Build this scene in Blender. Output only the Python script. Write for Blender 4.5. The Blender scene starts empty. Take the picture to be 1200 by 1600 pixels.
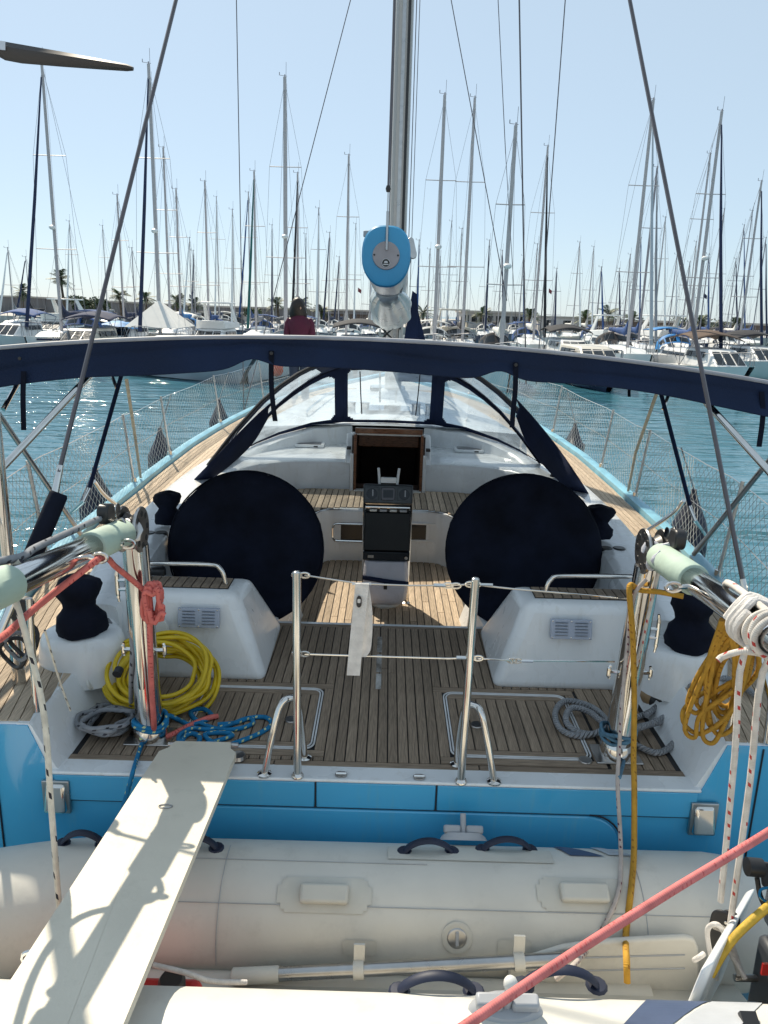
import bpy, math, random
from mathutils import Vector, Matrix
random.seed(7)
R = math.radians
scene = bpy.context.scene
COL = scene.collection

# ------------------------------------------------------------------ camera, sky, sun, exposure
FPX, ROLL, PITCH, EYE = 1200.0, .029, math.atan(310 / 1200.0), 3.15   # focal length in photo pixels, eye height over the water
FW = Vector((0, math.cos(PITCH), -math.sin(PITCH)))
UPV = Vector((0, math.sin(PITCH), math.cos(PITCH)))
CR = Vector((1, 0, 0)) * math.cos(ROLL) + UPV * math.sin(ROLL)
CU = UPV * math.cos(ROLL) - Vector((1, 0, 0)) * math.sin(ROLL)
cam_d = bpy.data.cameras.new('camera')
cam = bpy.data.objects.new('camera', cam_d)
COL.objects.link(cam)
m = Matrix((CR, CU, -FW)).transposed().to_4x4()
m.translation = Vector((0, 0, EYE))
cam.matrix_world = m
cam_d.sensor_fit = 'HORIZONTAL'
cam_d.sensor_width = 36
cam_d.lens = 36 * FPX / 1200
cam_d.clip_start = .05
cam_d.clip_end = 3000
scene.camera = cam

SUN_EL, SUN_AZ = 46.5, -28.5          # degrees; azimuth from +Y, negative = to the left
SUNV = Vector((math.sin(R(SUN_AZ)) * math.cos(R(SUN_EL)), math.cos(R(SUN_AZ)) * math.cos(R(SUN_EL)), math.sin(R(SUN_EL))))
w = bpy.data.worlds.new('World')
scene.world = w
w.use_nodes = True
nt = w.node_tree
bg = nt.nodes['Background']
sky = nt.nodes.new('ShaderNodeTexSky')
sky.sky_type = 'NISHITA'
sky.sun_disc = False
sky.sun_elevation = R(SUN_EL)
sky.sun_rotation = R(SUN_AZ)
sky.air_density = .85
sky.dust_density = .4
sky.ozone_density = 3.0
# the clear sky seen through an even, thin veil of summer haze
veil = nt.nodes.new('ShaderNodeMix'); veil.data_type = 'RGBA'; veil.blend_type = 'MIX'
veil.inputs[0].default_value = .68
veil.inputs[7].default_value = (4.75, 5.8, 6.45, 1)
nt.links.new(sky.outputs[0], veil.inputs[6])
nt.links.new(veil.outputs[2], bg.inputs[0])
bg.inputs[1].default_value = .1
sd = bpy.data.lights.new('sun', 'SUN')
sd.energy = 4.3
sd.angle = R(.55)
sd.color = (1, .90, .73)
sun = bpy.data.objects.new('sun', sd)
COL.objects.link(sun)
sun.rotation_euler = SUNV.to_track_quat('Z', 'Y').to_euler()
sun.location = (0, 0, 60)
scene.view_settings.view_transform = 'Standard'
scene.view_settings.look = 'None'
scene.view_settings.gamma = 1
scene.view_settings.use_curve_mapping = False
scene.view_settings.exposure = .47
try:
    scene.cycles.max_bounces = 8
    scene.cycles.transparent_max_bounces = 12
    scene.cycles.caustics_reflective = False
    scene.cycles.caustics_refractive = False
except Exception:
    pass

# ------------------------------------------------------------------ measuring helpers (photo pixel + a known height or distance -> point in metres)
def ray(px, py):
    u, v = (px - 600) / FPX, (800 - py) / FPX
    return CR * u + CU * v + FW
def A(px, py, z):
    d = ray(px, py)
    t = (z - EYE) / d.z
    return Vector((d.x * t, d.y * t, z))
def B(px, py, y):
    d = ray(px, py)
    t = y / d.y
    return Vector((d.x * t, y, EYE + d.z * t))

def lerp(a, b, t): return a + (b - a) * t
def interp(tab, x):
    if x <= tab[0][0]: return tab[0][1]
    for (a, va), (b, vb) in zip(tab, tab[1:]):
        if x <= b: return va + (vb - va) * (x - a) / (b - a)
    return tab[-1][1]
def smooth(pts, n=6, closed=False):
    pts = [Vector(p) for p in pts]
    out = []
    N = len(pts)
    for i in range(N if closed else N - 1):
        if closed:
            p0, p1, p2, p3 = pts[i - 1], pts[i], pts[(i + 1) % N], pts[(i + 2) % N]
        else:
            p1, p2 = pts[i], pts[i + 1]
            p0 = pts[i - 1] if i else p1 * 2 - p2
            p3 = pts[i + 2] if i + 2 < N else p2 * 2 - p1
        for k in range(n):
            t = k / n
            out.append(.5 * ((2 * p1) + (p2 - p0) * t + (2 * p0 - 5 * p1 + 4 * p2 - p3) * t * t + (3 * p1 - p0 - 3 * p2 + p3) * t ** 3))
    if not closed: out.append(pts[-1])
    return out

# ------------------------------------------------------------------ materials
MATS = {}
def node_mat(name):
    mt = bpy.data.materials.new(name)
    mt.use_nodes = True
    return mt, mt.node_tree, mt.node_tree.nodes['Principled BSDF']
def N(nt, t, **kw):
    n = nt.nodes.new(t)
    for k, v in kw.items(): setattr(n, k, v)
    return n
def mat(name, col, rough=.5, metal=0., var=.12, nscale=6., bump=0., bscale=60., stretch=(1, 1, 1), spec=.5, coat=0., col2=None, rvar=.1, detail=4, rnd=0., dirt=None, dstretch=(1, 1, 1)):
    mt, nt, b = node_mat(name)
    L = nt.links.new
    tc = N(nt, 'ShaderNodeTexCoord')
    mp = N(nt, 'ShaderNodeMapping')
    mp.inputs['Scale'].default_value = stretch
    L(tc.outputs['Object'], mp.inputs[0])
    nz = N(nt, 'ShaderNodeTexNoise')
    nz.inputs['Scale'].default_value = nscale
    nz.inputs['Detail'].default_value = detail
    L(mp.outputs[0], nz.inputs['Vector'])
    rp = N(nt, 'ShaderNodeValToRGB')
    c2 = col2 or tuple(c * (1 - var * 2) for c in col)
    rp.color_ramp.elements[0].position, rp.color_ramp.elements[1].position = .3, .7
    rp.color_ramp.elements[0].color = (*c2, 1)
    rp.color_ramp.elements[1].color = (*[min(1, c * (1 + var * .4)) for c in col], 1)
    L(nz.outputs[0], rp.inputs[0])
    out = rp.outputs[0]
    if dirt:
        # scuffs, drips and grime: broken-up patches of their own colour
        m2_ = N(nt, 'ShaderNodeMapping'); m2_.inputs['Scale'].default_value = dstretch; L(tc.outputs['Object'], m2_.inputs[0])
        dn = N(nt, 'ShaderNodeTexNoise'); dn.inputs['Scale'].default_value = dirt[2]; dn.inputs['Detail'].default_value = 9; dn.inputs['Roughness'].default_value = .72
        L(m2_.outputs[0], dn.inputs['Vector'])
        dr = N(nt, 'ShaderNodeMapRange'); dr.inputs[1].default_value, dr.inputs[2].default_value = .54, .78
        dr.inputs[3].default_value, dr.inputs[4].default_value = 0, dirt[1]
        L(dn.outputs[0], dr.inputs[0])
        dm = N(nt, 'ShaderNodeMix', data_type='RGBA'); L(dr.outputs[0], dm.inputs[0]); L(out, dm.inputs[6]); dm.inputs[7].default_value = (*dirt[0], 1)
        out = dm.outputs[2]
    if rnd:
        oi = N(nt, 'ShaderNodeObjectInfo')
        gi = N(nt, 'ShaderNodeNewGeometry')
        ad = N(nt, 'ShaderNodeMath', operation='ADD')
        L(oi.outputs['Random'], ad.inputs[0]); L(gi.outputs['Random Per Island'], ad.inputs[1])
        fr = N(nt, 'ShaderNodeMath', operation='FRACT'); L(ad.outputs[0], fr.inputs[0])
        mr = N(nt, 'ShaderNodeMapRange')
        mr.inputs[3].default_value, mr.inputs[4].default_value = 1 - rnd, 1 + rnd
        L(fr.outputs[0], mr.inputs[0])
        mx = N(nt, 'ShaderNodeVectorMath', operation='MULTIPLY')
        L(out, mx.inputs[0]); L(mr.outputs[0], mx.inputs[1])
        out = mx.outputs[0]
    L(out, b.inputs['Base Color'])
    b.inputs['Metallic'].default_value = metal
    b.inputs['Specular IOR Level'].default_value = spec
    b.inputs['Coat Weight'].default_value = coat
    mr = N(nt, 'ShaderNodeMapRange')
    mr.inputs[3].default_value, mr.inputs[4].default_value = max(.02, rough - rvar), min(1, rough + rvar)
    L(nz.outputs[0], mr.inputs[0]); L(mr.outputs[0], b.inputs['Roughness'])
    if bump:
        n2 = N(nt, 'ShaderNodeTexNoise'); n2.inputs['Scale'].default_value = bscale; n2.inputs['Detail'].default_value = 3
        L(mp.outputs[0], n2.inputs['Vector'])
        bp = N(nt, 'ShaderNodeBump'); bp.inputs['Strength'].default_value = bump; bp.inputs['Distance'].default_value = .02
        L(n2.outputs[0], bp.inputs['Height']); L(bp.outputs[0], b.inputs['Normal'])
    MATS[name] = mt
    return mt

def rope_mat(name, col, fleck=None, twist=False, fl=.05, rough=.8):
    """rope: u runs along the rope in metres, v round it; braided or laid relief, tracer flecks woven in"""
    mt, nt, b = node_mat(name)
    L = nt.links.new
    tc = N(nt, 'ShaderNodeTexCoord')
    sp = N(nt, 'ShaderNodeSeparateXYZ'); L(tc.outputs['UV'], sp.inputs[0])
    nz = N(nt, 'ShaderNodeTexNoise'); nz.inputs['Scale'].default_value = 25; L(tc.outputs['Object'], nz.inputs['Vector'])
    rp = N(nt, 'ShaderNodeValToRGB')
    rp.color_ramp.elements[0].position, rp.color_ramp.elements[1].position = .3, .7
    rp.color_ramp.elements[0].color = (*[c * .72 for c in col], 1); rp.color_ramp.elements[1].color = (*col, 1)
    L(nz.outputs[0], rp.inputs[0])
    out = rp.outputs[0]
    def math_(op, a, bb=None, c=None):
        n = N(nt, 'ShaderNodeMath', operation=op)
        for i, x in enumerate((a, bb, c)):
            if x is None: continue
            if isinstance(x, (int, float)): n.inputs[i].default_value = x
            else: L(x, n.inputs[i])
        return n.outputs[0]
    u, v = sp.outputs[0], sp.outputs[1]
    if fleck:
        # flecks: short dashes at two angles round the rope, repeating every fl metres
        a = math_('FRACT', math_('ADD', math_('MULTIPLY', u, 1 / fl), math_('MULTIPLY', v, .7)))
        on = math_('LESS_THAN', a, .28)
        bnd = math_('FRACT', math_('ADD', math_('MULTIPLY', v, 2.0), math_('MULTIPLY', u, 2.3)))
        on2 = math_('LESS_THAN', bnd, .3)
        cell = math_('FLOOR', math_('ADD', math_('MULTIPLY', u, 1 / fl), math_('MULTIPLY', v, .7)))
        wn = N(nt, 'ShaderNodeTexWhiteNoise', noise_dimensions='1D'); L(cell, wn.inputs['W'])
        k = math_('MULTIPLY', math_('MULTIPLY', on, on2), math_('GREATER_THAN', wn.outputs[0], .3))
        mx = N(nt, 'ShaderNodeMix', data_type='RGBA')
        L(k, mx.inputs[0]); L(out, mx.inputs[6]); mx.inputs[7].default_value = (*fleck, 1)
        out = mx.outputs[2]
    L(out, b.inputs['Base Color'])
    b.inputs['Roughness'].default_value = rough
    b.inputs['Specular IOR Level'].default_value = .3
    fq = 55 if twist else 190
    h = math_('SINE', math_('MULTIPLY', math_('ADD', math_('MULTIPLY', u, fq), math_('MULTIPLY', v, 3)), 6.283 if twist else 3.1416))
    if not twist:
        h2 = math_('SINE', math_('MULTIPLY', math_('SUBTRACT', math_('MULTIPLY', u, fq), math_('MULTIPLY', v, 3)), 3.1416))
        h = math_('MULTIPLY', h, h2)
    bp = N(nt, 'ShaderNodeBump'); bp.inputs['Strength'].default_value = .9 if twist else .5; bp.inputs['Distance'].default_value = .006 if twist else .002
    L(h, bp.inputs['Height']); L(bp.outputs[0], b.inputs['Normal'])
    MATS[name] = mt
    return mt

def film_mat(name, tint=(.9, .94, .95), haze=.3, rough=.12, milky=(.8, .84, .86), hscale=(1.5, 1.5, 5)):
    """clear window film: mostly see-through, some milky scatter, a wavy gloss"""
    mt, nt, b = node_mat(name)
    L = nt.links.new
    o = nt.nodes['Material Output']
    tr = N(nt, 'ShaderNodeBsdfTransparent'); tr.inputs[0].default_value = (*tint, 1)
    tl = N(nt, 'ShaderNodeBsdfTranslucent'); tl.inputs[0].default_value = (*milky, 1)
    gl = N(nt, 'ShaderNodeBsdfGlossy'); gl.inputs['Roughness'].default_value = rough
    tc = N(nt, 'ShaderNodeTexCoord'); mp = N(nt, 'ShaderNodeMapping'); mp.inputs['Scale'].default_value = hscale
    nz = N(nt, 'ShaderNodeTexNoise'); nz.inputs['Scale'].default_value = 2.5; nz.inputs['Detail'].default_value = 5
    L(tc.outputs['Object'], mp.inputs[0]); L(mp.outputs[0], nz.inputs['Vector'])
    mr = N(nt, 'ShaderNodeMapRange'); mr.inputs[1].default_value = .3; mr.inputs[2].default_value = .75
    mr.inputs[3].default_value, mr.inputs[4].default_value = haze * .5, haze * 1.5
    L(nz.outputs[0], mr.inputs[0])
    m1 = N(nt, 'ShaderNodeMixShader'); L(mr.outputs[0], m1.inputs[0]); L(tr.outputs[0], m1.inputs[1]); L(tl.outputs[0], m1.inputs[2])
    fr = N(nt, 'ShaderNodeFresnel'); fr.inputs[0].default_value = 1.35
    bp = N(nt, 'ShaderNodeBump'); bp.inputs['Strength'].default_value = .25; L(nz.outputs[0], bp.inputs['Height'])
    L(bp.outputs[0], gl.inputs['Normal'])
    m2 = N(nt, 'ShaderNodeMixShader'); L(fr.outputs[0], m2.inputs[0]); L(m1.outputs[0], m2.inputs[1]); L(gl.outputs[0], m2.inputs[2])
    L(m2.outputs[0], o.inputs[0])
    MATS[name] = mt
    return mt

gel = mat('white_gelcoat', (.80, .82, .83), .28, var=.05, nscale=3, bump=.02, bscale=8, coat=.3, dirt=((.52, .49, .42), .5, 6), dstretch=(3, 3, .6))
gel_old = mat('weathered_gelcoat', (.70, .69, .65), .4, var=.08, nscale=5, bump=.04, bscale=120)
blue = mat('blue_topside_paint', (.068, .42, .72), .16, var=.06, nscale=1.2, coat=.6, bump=.015, bscale=3, dirt=((.16, .42, .52), .45, 5), dstretch=(4, 4, .5))
blue_pale = mat('pale_blue_gunwale_paint', (.22, .50, .64), .35, var=.1, nscale=5)
teak = mat('weathered_teak', (.56, .44, .32), .75, var=.22, nscale=14, stretch=(14, .8, 14), bump=.35, bscale=40, spec=.25, rnd=.22, detail=6)  # lighter copy for sunlit decks, sole and bench, sunlight put into its tone
teak_shaded = mat('shaded_teak', (.34, .26, .19), .75, var=.22, nscale=14, stretch=(14, .8, 14), bump=.35, bscale=40, spec=.25, rnd=.16, detail=6)  # same teak for platform and seats, their shade put into a darker colour
teak_x = mat('teak_across', (.34, .26, .19), .75, var=.22, nscale=14, stretch=(.8, 14, 14), bump=.35, bscale=40, spec=.25, rnd=.16, detail=6)  # the shaded tone again, grain running across
caulk = mat('black_caulking', (.018, .018, .02), .7)
navy = mat('navy_canvas', (.012, .022, .062), .85, var=.15, nscale=4, bump=.25, bscale=180, spec=.2)
navy_b = mat('navy_canvas_roof', (.009, .020, .056), .8, var=.15, nscale=2.5, bump=.25, bscale=120, spec=.25)
navy_k = mat('blue_black_cover_cloth', (.009, .012, .025), .9, var=.3, nscale=5, bump=.5, bscale=9, spec=.15, detail=7)
steel = mat('polished_stainless', (.72, .70, .67), .12, 1, var=.06, nscale=9, rvar=.06)
steel_d = mat('dull_stainless', (.5, .49, .48), .3, 1, var=.1, nscale=12)
alu = mat('anodised_aluminium', (.62, .62, .64), .35, .85, var=.06, nscale=2)
mastm = mat('mast_aluminium', (.46, .43, .40), .42, .35, var=.06, nscale=1)
black = mat('black_plastic', (.02, .02, .022), .4, var=.15)
rubber = mat('dark_seam_rubber', (.015, .02, .03), .6)
mint = mat('mint_foam_padding', (.43, .54, .45), .7, var=.08, nscale=5, bump=.25, bscale=12, dirt=((.30, .33, .27), .5, 8))
hyp = mat('cream_dinghy_fabric', (.67, .645, .585), .45, var=.05, nscale=4, bump=.06, bscale=14, dirt=((.42, .40, .36), .5, 7))
hyp2 = mat('cream_dinghy_patch', (.61, .585, .52), .5, var=.05, nscale=9)
hypg = mat('grey_dinghy_stripe', (.50, .52, .55), .5, var=.1)
hypn = mat('navy_dinghy_stripe', (.07, .10, .18), .5, var=.1)
greyp = mat('grey_moulded_plastic', (.42, .43, .45), .45, var=.08)
redp = mat('red_tank_plastic', (.55, .02, .015), .4)
wood = mat('varnished_mahogany', (.20, .075, .03), .3, var=.3, nscale=10, stretch=(2, 12, 12), coat=.3)
woodk = mat('shaded_cabin_wood', (.045, .022, .013), .7, var=.2)  # cabin mahogany taken nearly black: shade of the unlit interior is in its colour
smoke = mat('smoked_acrylic', (.03, .02, .025), .08, var=.1, coat=.5)
screen = mat('black_glass_screen', (.006, .008, .01), .35, var=.1, spec=.2)
pod = mat('grey_instrument_face', (.045, .055, .062), .35, var=.2, nscale=30)
glassd = mat('dark_window_glass', (.015, .02, .026), .12, var=.1, spec=.35)
pouch = mat('pale_grey_pouch_cloth', (.58, .58, .64), .8, var=.08, bump=.3, bscale=25)
clothw = mat('white_webbing', (.74, .70, .66), .85, var=.1, nscale=30, bump=.3, bscale=200)
beige = mat('beige_webbing', (.52, .44, .33), .8, var=.15, nscale=20)
netm = mat('white_net_twine', (.58, .58, .55), .8, var=.1)
linem = mat('dark_rigging_wire', (.13, .12, .13), .4, .6, var=.1)
bplate = mat('gangway_paint', (.70, .64, .525), .5, var=.05, nscale=3, bump=.05, bscale=90, dirt=((.42, .38, .30), .4, 9))
r_red = rope_mat('red_rope', (.74, .19, .16), (.40, .06, .06), fl=.016)
r_pink = rope_mat('faded_red_rope', (.72, .22, .21), (.52, .11, .11), fl=.013)
r_white = rope_mat('white_rope_red_fleck', (.78, .72, .65), (.5, .06, .05), fl=.045)
r_wblk = rope_mat('white_rope_black_fleck', (.76, .72, .62), (.03, .03, .04), fl=.075)
r_blue = rope_mat('blue_rope', (.015, .21, .44), (.55, .6, .3), fl=.04)
r_grey = rope_mat('grey_rope', (.30, .31, .33), (.04, .04, .05), fl=.05)
r_laid = rope_mat('grey_laid_rope', (.42, .43, .45), twist=True)
r_orange = rope_mat('ochre_rope', (.58, .31, .04), (.30, .14, .02), fl=.03)
hosem = mat('yellow_hose', (.66, .47, .01), .4, var=.1, nscale=15)
film = film_mat('clear_window_film', haze=.46, tint=(.74, .80, .84), milky=(.46, .54, .62))
bagfilm = mat('silver_cover_cloth', (.58, .64, .66), .3, .25, var=.12, nscale=6, bump=.25, bscale=14)

# ------------------------------------------------------------------ mesh builder
ORG = {}
class MB:
    def __init__(s): s.v, s.f, s.uv = [], [], []
    def add(s, vs, fs, uvs=None):
        o = len(s.v)
        s.v += [tuple(p) for p in vs]
        for i, f in enumerate(fs):
            s.f.append(tuple(o + k for k in f))
            s.uv.append(uvs[i] if uvs else None)
        return s
    def box(s, x0, x1, y0, y1, z0, z1):
        return s.hexa([(x0, y0, z0), (x1, y0, z0), (x1, y1, z0), (x0, y1, z0), (x0, y0, z1), (x1, y0, z1), (x1, y1, z1), (x0, y1, z1)])
    def hexa(s, p):
        return s.add(p, [(3, 2, 1, 0), (4, 5, 6, 7), (0, 1, 5, 4), (1, 2, 6, 5), (2, 3, 7, 6), (3, 0, 4, 7)])
    def obox(s, c, ax, ay, az):
        c, ax, ay, az = Vector(c), Vector(ax), Vector(ay), Vector(az)
        return s.hexa([c - ax - ay - az, c + ax - ay - az, c + ax + ay - az, c - ax + ay - az, c - ax - ay + az, c + ax - ay + az, c + ax + ay + az, c - ax + ay + az])
    def loft(s, rings, ring_closed=True, path_closed=False, cap=True, uvlen=None):
        n, k = len(rings), len(rings[0])
        vs = [p for r_ in rings for p in r_]
        fs, uvs = [], []
        L = uvlen or list(range(n))
        for i in range(n if path_closed else n - 1):
            j = (i + 1) % n
            for q in range(k if ring_closed else k - 1):
                p = (q + 1) % k
                fs.append((i * k + q, i * k + p, j * k + p, j * k + q))
                a, b = L[i], L[i + 1] if i + 1 < len(L) else L[i] + 1
                uvs.append(((a, q / k), (a, (q + 1) / k), (b, (q + 1) / k), (b, q / k)))
        if cap and ring_closed and not path_closed:
            fs.append(tuple(range(k - 1, -1, -1))); uvs.append(None)
            fs.append(tuple((n - 1) * k + q for q in range(k))); uvs.append(None)
        return s.add(vs, fs, uvs)
    def tube(s, pts, r, seg=8, closed=False, cap=True, flat=1.0, up=None):
        pts = [Vector(p) for p in pts]
        n = len(pts)
        rad = r if isinstance(r, (list, tuple)) else [r] * n
        tn = []
        for i in range(n):
            a = pts[i - 1] if (i or closed) else pts[0]
            b = pts[(i + 1) % n] if (i < n - 1 or closed) else pts[-1]
            d = b - a
            tn.append(d.normalized() if d.length > 1e-9 else Vector((0, 0, 1)))
        nrm = Vector(up) if up else (Vector((0, 0, 1)) if abs(tn[0].z) < .9 else Vector((1, 0, 0)))
        rings, L, acc = [], [], 0.
        for i in range(n):
            nrm = (nrm - tn[i] * nrm.dot(tn[i]))
            nrm = nrm.normalized() if nrm.length > 1e-6 else tn[i].orthogonal().normalized()
            bi = tn[i].cross(nrm)
            rings.append([pts[i] + (nrm * math.cos(2 * math.pi * k / seg) * flat + bi * math.sin(2 * math.pi * k / seg)) * rad[i] for k in range(seg)])
            if i: acc += (pts[i] - pts[i - 1]).length
            L.append(acc)
        if closed: L.append(acc + (pts[0] - pts[-1]).length)
        return s.loft(rings, True, closed, cap, L)
    def lathe(s, prof, c=(0, 0, 0), axis=(0, 0, 1), seg=20, sx=1., sy=1.):
        q = Vector((0, 0, 1)).rotation_difference(Vector(axis).normalized())
        c = Vector(c)
        rings = [[c + q @ Vector((r_ * sx * math.cos(2 * math.pi * k / seg), r_ * sy * math.sin(2 * math.pi * k / seg), z)) for k in range(seg)] for r_, z in prof]
        return s.loft(rings)
    def ell(s, c, rx, ry, rz, seg=12, n=7):
        prof = [(max(.02, math.sin(math.pi * i / n)), -math.cos(math.pi * i / n)) for i in range(n + 1)]
        c = Vector(c)
        return s.loft([[c + Vector((r_ * rx * math.cos(2 * math.pi * k / seg), r_ * ry * math.sin(2 * math.pi * k / seg), z * rz)) for k in range(seg)] for r_, z in prof])
    def prism(s, poly, o, ax, ay, an):
        """outline in the plane (ax, ay) at o, thickened along an"""
        o, ax, ay, an = Vector(o), Vector(ax), Vector(ay), Vector(an)
        a = [o + ax * x + ay * y for x, y in poly]
        return s.loft([a, [p + an for p in a]])
    def grid(s, fn, nu, nv):
        vs = [fn(i / nu, j / nv) for i in range(nu + 1) for j in range(nv + 1)]
        fs = [(i * (nv + 1) + j, (i + 1) * (nv + 1) + j, (i + 1) * (nv + 1) + j + 1, i * (nv + 1) + j + 1) for i in range(nu) for j in range(nv)]
        return s.add(vs, fs)
    def build(s, name, mt, parent=None, smooth_deg=40, bevel=0., bseg=2, solid=0., kind=None, label=None):
        me = bpy.data.meshes.new(name)
        me.from_pydata(s.v, [], s.f)
        if any(u for u in s.uv):
            ul = me.uv_layers.new(name='UVMap')
            li = 0
            for f, u in zip(s.f, s.uv):
                for k in range(len(f)):
                    ul.data[li + k].uv = u[k] if u else (0, 0)
                li += len(f)
        me.materials.append(mt)
        if smooth_deg:
            me.polygons.foreach_set('use_smooth', [True] * len(me.polygons))
            me.update()
            me.set_sharp_from_angle(angle=R(smooth_deg))
        o = bpy.data.objects.new(name, me)
        COL.objects.link(o)
        if solid:
            md = o.modifiers.new('thick', 'SOLIDIFY'); md.thickness = solid; md.offset = 0
        if bevel:
            md = o.modifiers.new('edge', 'BEVEL'); md.width = bevel; md.segments = bseg; md.limit_method = 'ANGLE'; md.angle_limit = R(35)
        if parent: link(o, parent)
        if kind: o['kind'] = kind
        if label: o['label'] = label
        return o
def link(o, parent):
    o.parent = parent
    if parent in ORG:
        o.matrix_parent_inverse = Matrix.Translation(-ORG[parent])
        ORG[o] = Vector((0, 0, 0)) + o.location
        # the child keeps its own world origin at zero, so its children need no further offset
def tag(o, label, cat, group=None):
    o['label'] = label; o['category'] = cat
    if group: o['group'] = group
    return o
def thing(name, label, cat, loc=(0, 0, 0), group=None, local=False, rz=0.):
    o = bpy.data.objects.new(name, None)
    o.empty_display_size = .2
    COL.objects.link(o)
    o.location = loc
    o.rotation_euler = (0, 0, rz)
    tag(o, label, cat, group)
    if not local: ORG[o] = Vector(loc)
    return o
def struct(o):
    o['kind'] = 'structure'; return o
def copy_part(src, parent, offset):
    c = src.copy(); COL.objects.link(c); c.parent = parent
    c.location = src.location + Vector(offset)
    return c
def rope(name, pts, r, mt, parent=None, n=6, seg=8, jit=0., closed=False):
    p = smooth(pts, n, closed) if n > 1 else [Vector(q) for q in pts]
    if jit: p = [q + Vector((random.uniform(-jit, jit), random.uniform(-jit, jit), random.uniform(-jit, jit))) for q in p]
    return MB().tube(p, r, seg, closed).build(name, mt, parent, 80)
def rrect(w_, h_, r_, n=5):
    out = []
    for cx, cy, a0 in ((w_ / 2 - r_, h_ / 2 - r_, 0), (-w_ / 2 + r_, h_ / 2 - r_, 90), (-w_ / 2 + r_, -h_ / 2 + r_, 180), (w_ / 2 - r_, -h_ / 2 + r_, 270)):
        for k in range(n + 1):
            a = R(a0 + 90 * k / n)
            out.append((cx + r_ * math.cos(a), cy + r_ * math.sin(a)))
    return out
X, Y, Z = Vector((1, 0, 0)), Vector((0, 1, 0)), Vector((0, 0, 1))
# ------------------------------------------------------------------ water, quay underfoot
def water_mat():
    mt, nt, b = node_mat('harbour_water')
    L = nt.links.new
    b.inputs['Base Color'].default_value = (.045, .15, .20, 1)
    b.inputs['Roughness'].default_value = .06
    b.inputs['IOR'].default_value = 1.33
    tc = N(nt, 'ShaderNodeTexCoord')
    hs = []
    for sc, st, am in (((.55, 1.7, 1), 1.0, 1.0), ((1.6, 4.2, 1), 1.0, .22), ((.12, .34, 1), 1.0, 1.6), ((5, 11, 1), 1.0, .06)):
        mp = N(nt, 'ShaderNodeMapping'); mp.inputs['Scale'].default_value = sc; mp.inputs['Rotation'].default_value = (0, 0, R(8 * len(hs) - 8))
        L(tc.outputs['Object'], mp.inputs[0])
        nz = N(nt, 'ShaderNodeTexNoise'); nz.inputs['Scale'].default_value = st; nz.inputs['Detail'].default_value = 2; nz.inputs['Distortion'].default_value = .6
        L(mp.outputs[0], nz.inputs['Vector'])
        mu = N(nt, 'ShaderNodeMath', operation='MULTIPLY'); L(nz.outputs[0], mu.inputs[0]); mu.inputs[1].default_value = am
        hs.append(mu.outputs[0])
    acc = hs[0]
    for h in hs[1:]:
        ad = N(nt, 'ShaderNodeMath', operation='ADD'); L(acc, ad.inputs[0]); L(h, ad.inputs[1]); acc = ad.outputs[0]
    # calm and ruffled patches
    pn = N(nt, 'ShaderNodeTexNoise'); pn.inputs['Scale'].default_value = .11; pn.inputs['Detail'].default_value = 2; L(tc.outputs['Object'], pn.inputs['Vector'])
    pr_ = N(nt, 'ShaderNodeMapRange'); pr_.inputs[1].default_value, pr_.inputs[2].default_value = .35, .65; pr_.inputs[3].default_value, pr_.inputs[4].default_value = .45, 1.25; L(pn.outputs[0], pr_.inputs[0])
    pm_ = N(nt, 'ShaderNodeMath', operation='MULTIPLY'); L(acc, pm_.inputs[0]); L(pr_.outputs[0], pm_.inputs[1]); acc = pm_.outputs[0]
    bp = N(nt, 'ShaderNodeBump'); bp.inputs['Strength'].default_value = 1.0; bp.inputs['Distance'].default_value = .15
    L(acc, bp.inputs['Height']); L(bp.outputs[0], b.inputs['Normal'])
    return mt
struct(MB().add([(-900, -60, 0), (900, -60, 0), (900, 1600, 0), (-900, 1600, 0)], [(0, 1, 2, 3)]).build('sea_water', water_mat(), smooth_deg=0))
concrete = mat('quay_concrete', (.50, .47, .43), .85, var=.15, nscale=1.5, bump=.3, bscale=30)
struct(MB().box(-60, 60, -20, .35, -1.5, 1.45).build('quay', concrete, bevel=.04))

# ------------------------------------------------------------------ the blue yacht
D, S = 1.30, 1.50            # height of the aft platform and of the side decks
yacht = thing('sailing_yacht', 'large blue hulled sailing yacht moored stern to, teak decks and twin covered wheels', 'sailing yacht', (0, 2.72, 0))
HB = [(2.6, 1.80), (4, 2.10), (5, 2.24), (6, 2.33), (7.5, 2.38), (9, 2.37), (10.5, 2.28), (12, 2.10), (13.5, 1.75), (15, 1.25), (16.5, .60), (17.8, .06)]
def hb(y): return interp(HB, y)
def zs(y): return S + max(0, y - 7) * .028
ys = [2.785, 3.2, 3.7, 4.3, 5, 5.7, 6.5, 7.3, 8.2, 9, 10, 11, 12, 13, 14, 15, 16, 17, 17.8]
def hull_ring(y):
    h, z = hb(y), zs(y)
    half = [(h, z), (h * 1.005, z - .18), (h * .99, z - .5), (h * .93, .55), (h * .80, .1), (h * .45, -.35), (0, -.5)]
    return [Vector((a, y, b)) for a, b in half] + [Vector((-a, y, b)) for a, b in reversed(half[:-1])]
MB().loft([hull_ring(y) for y in ys], ring_closed=False, cap=False).build('hull', blue, yacht, 50)
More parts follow.
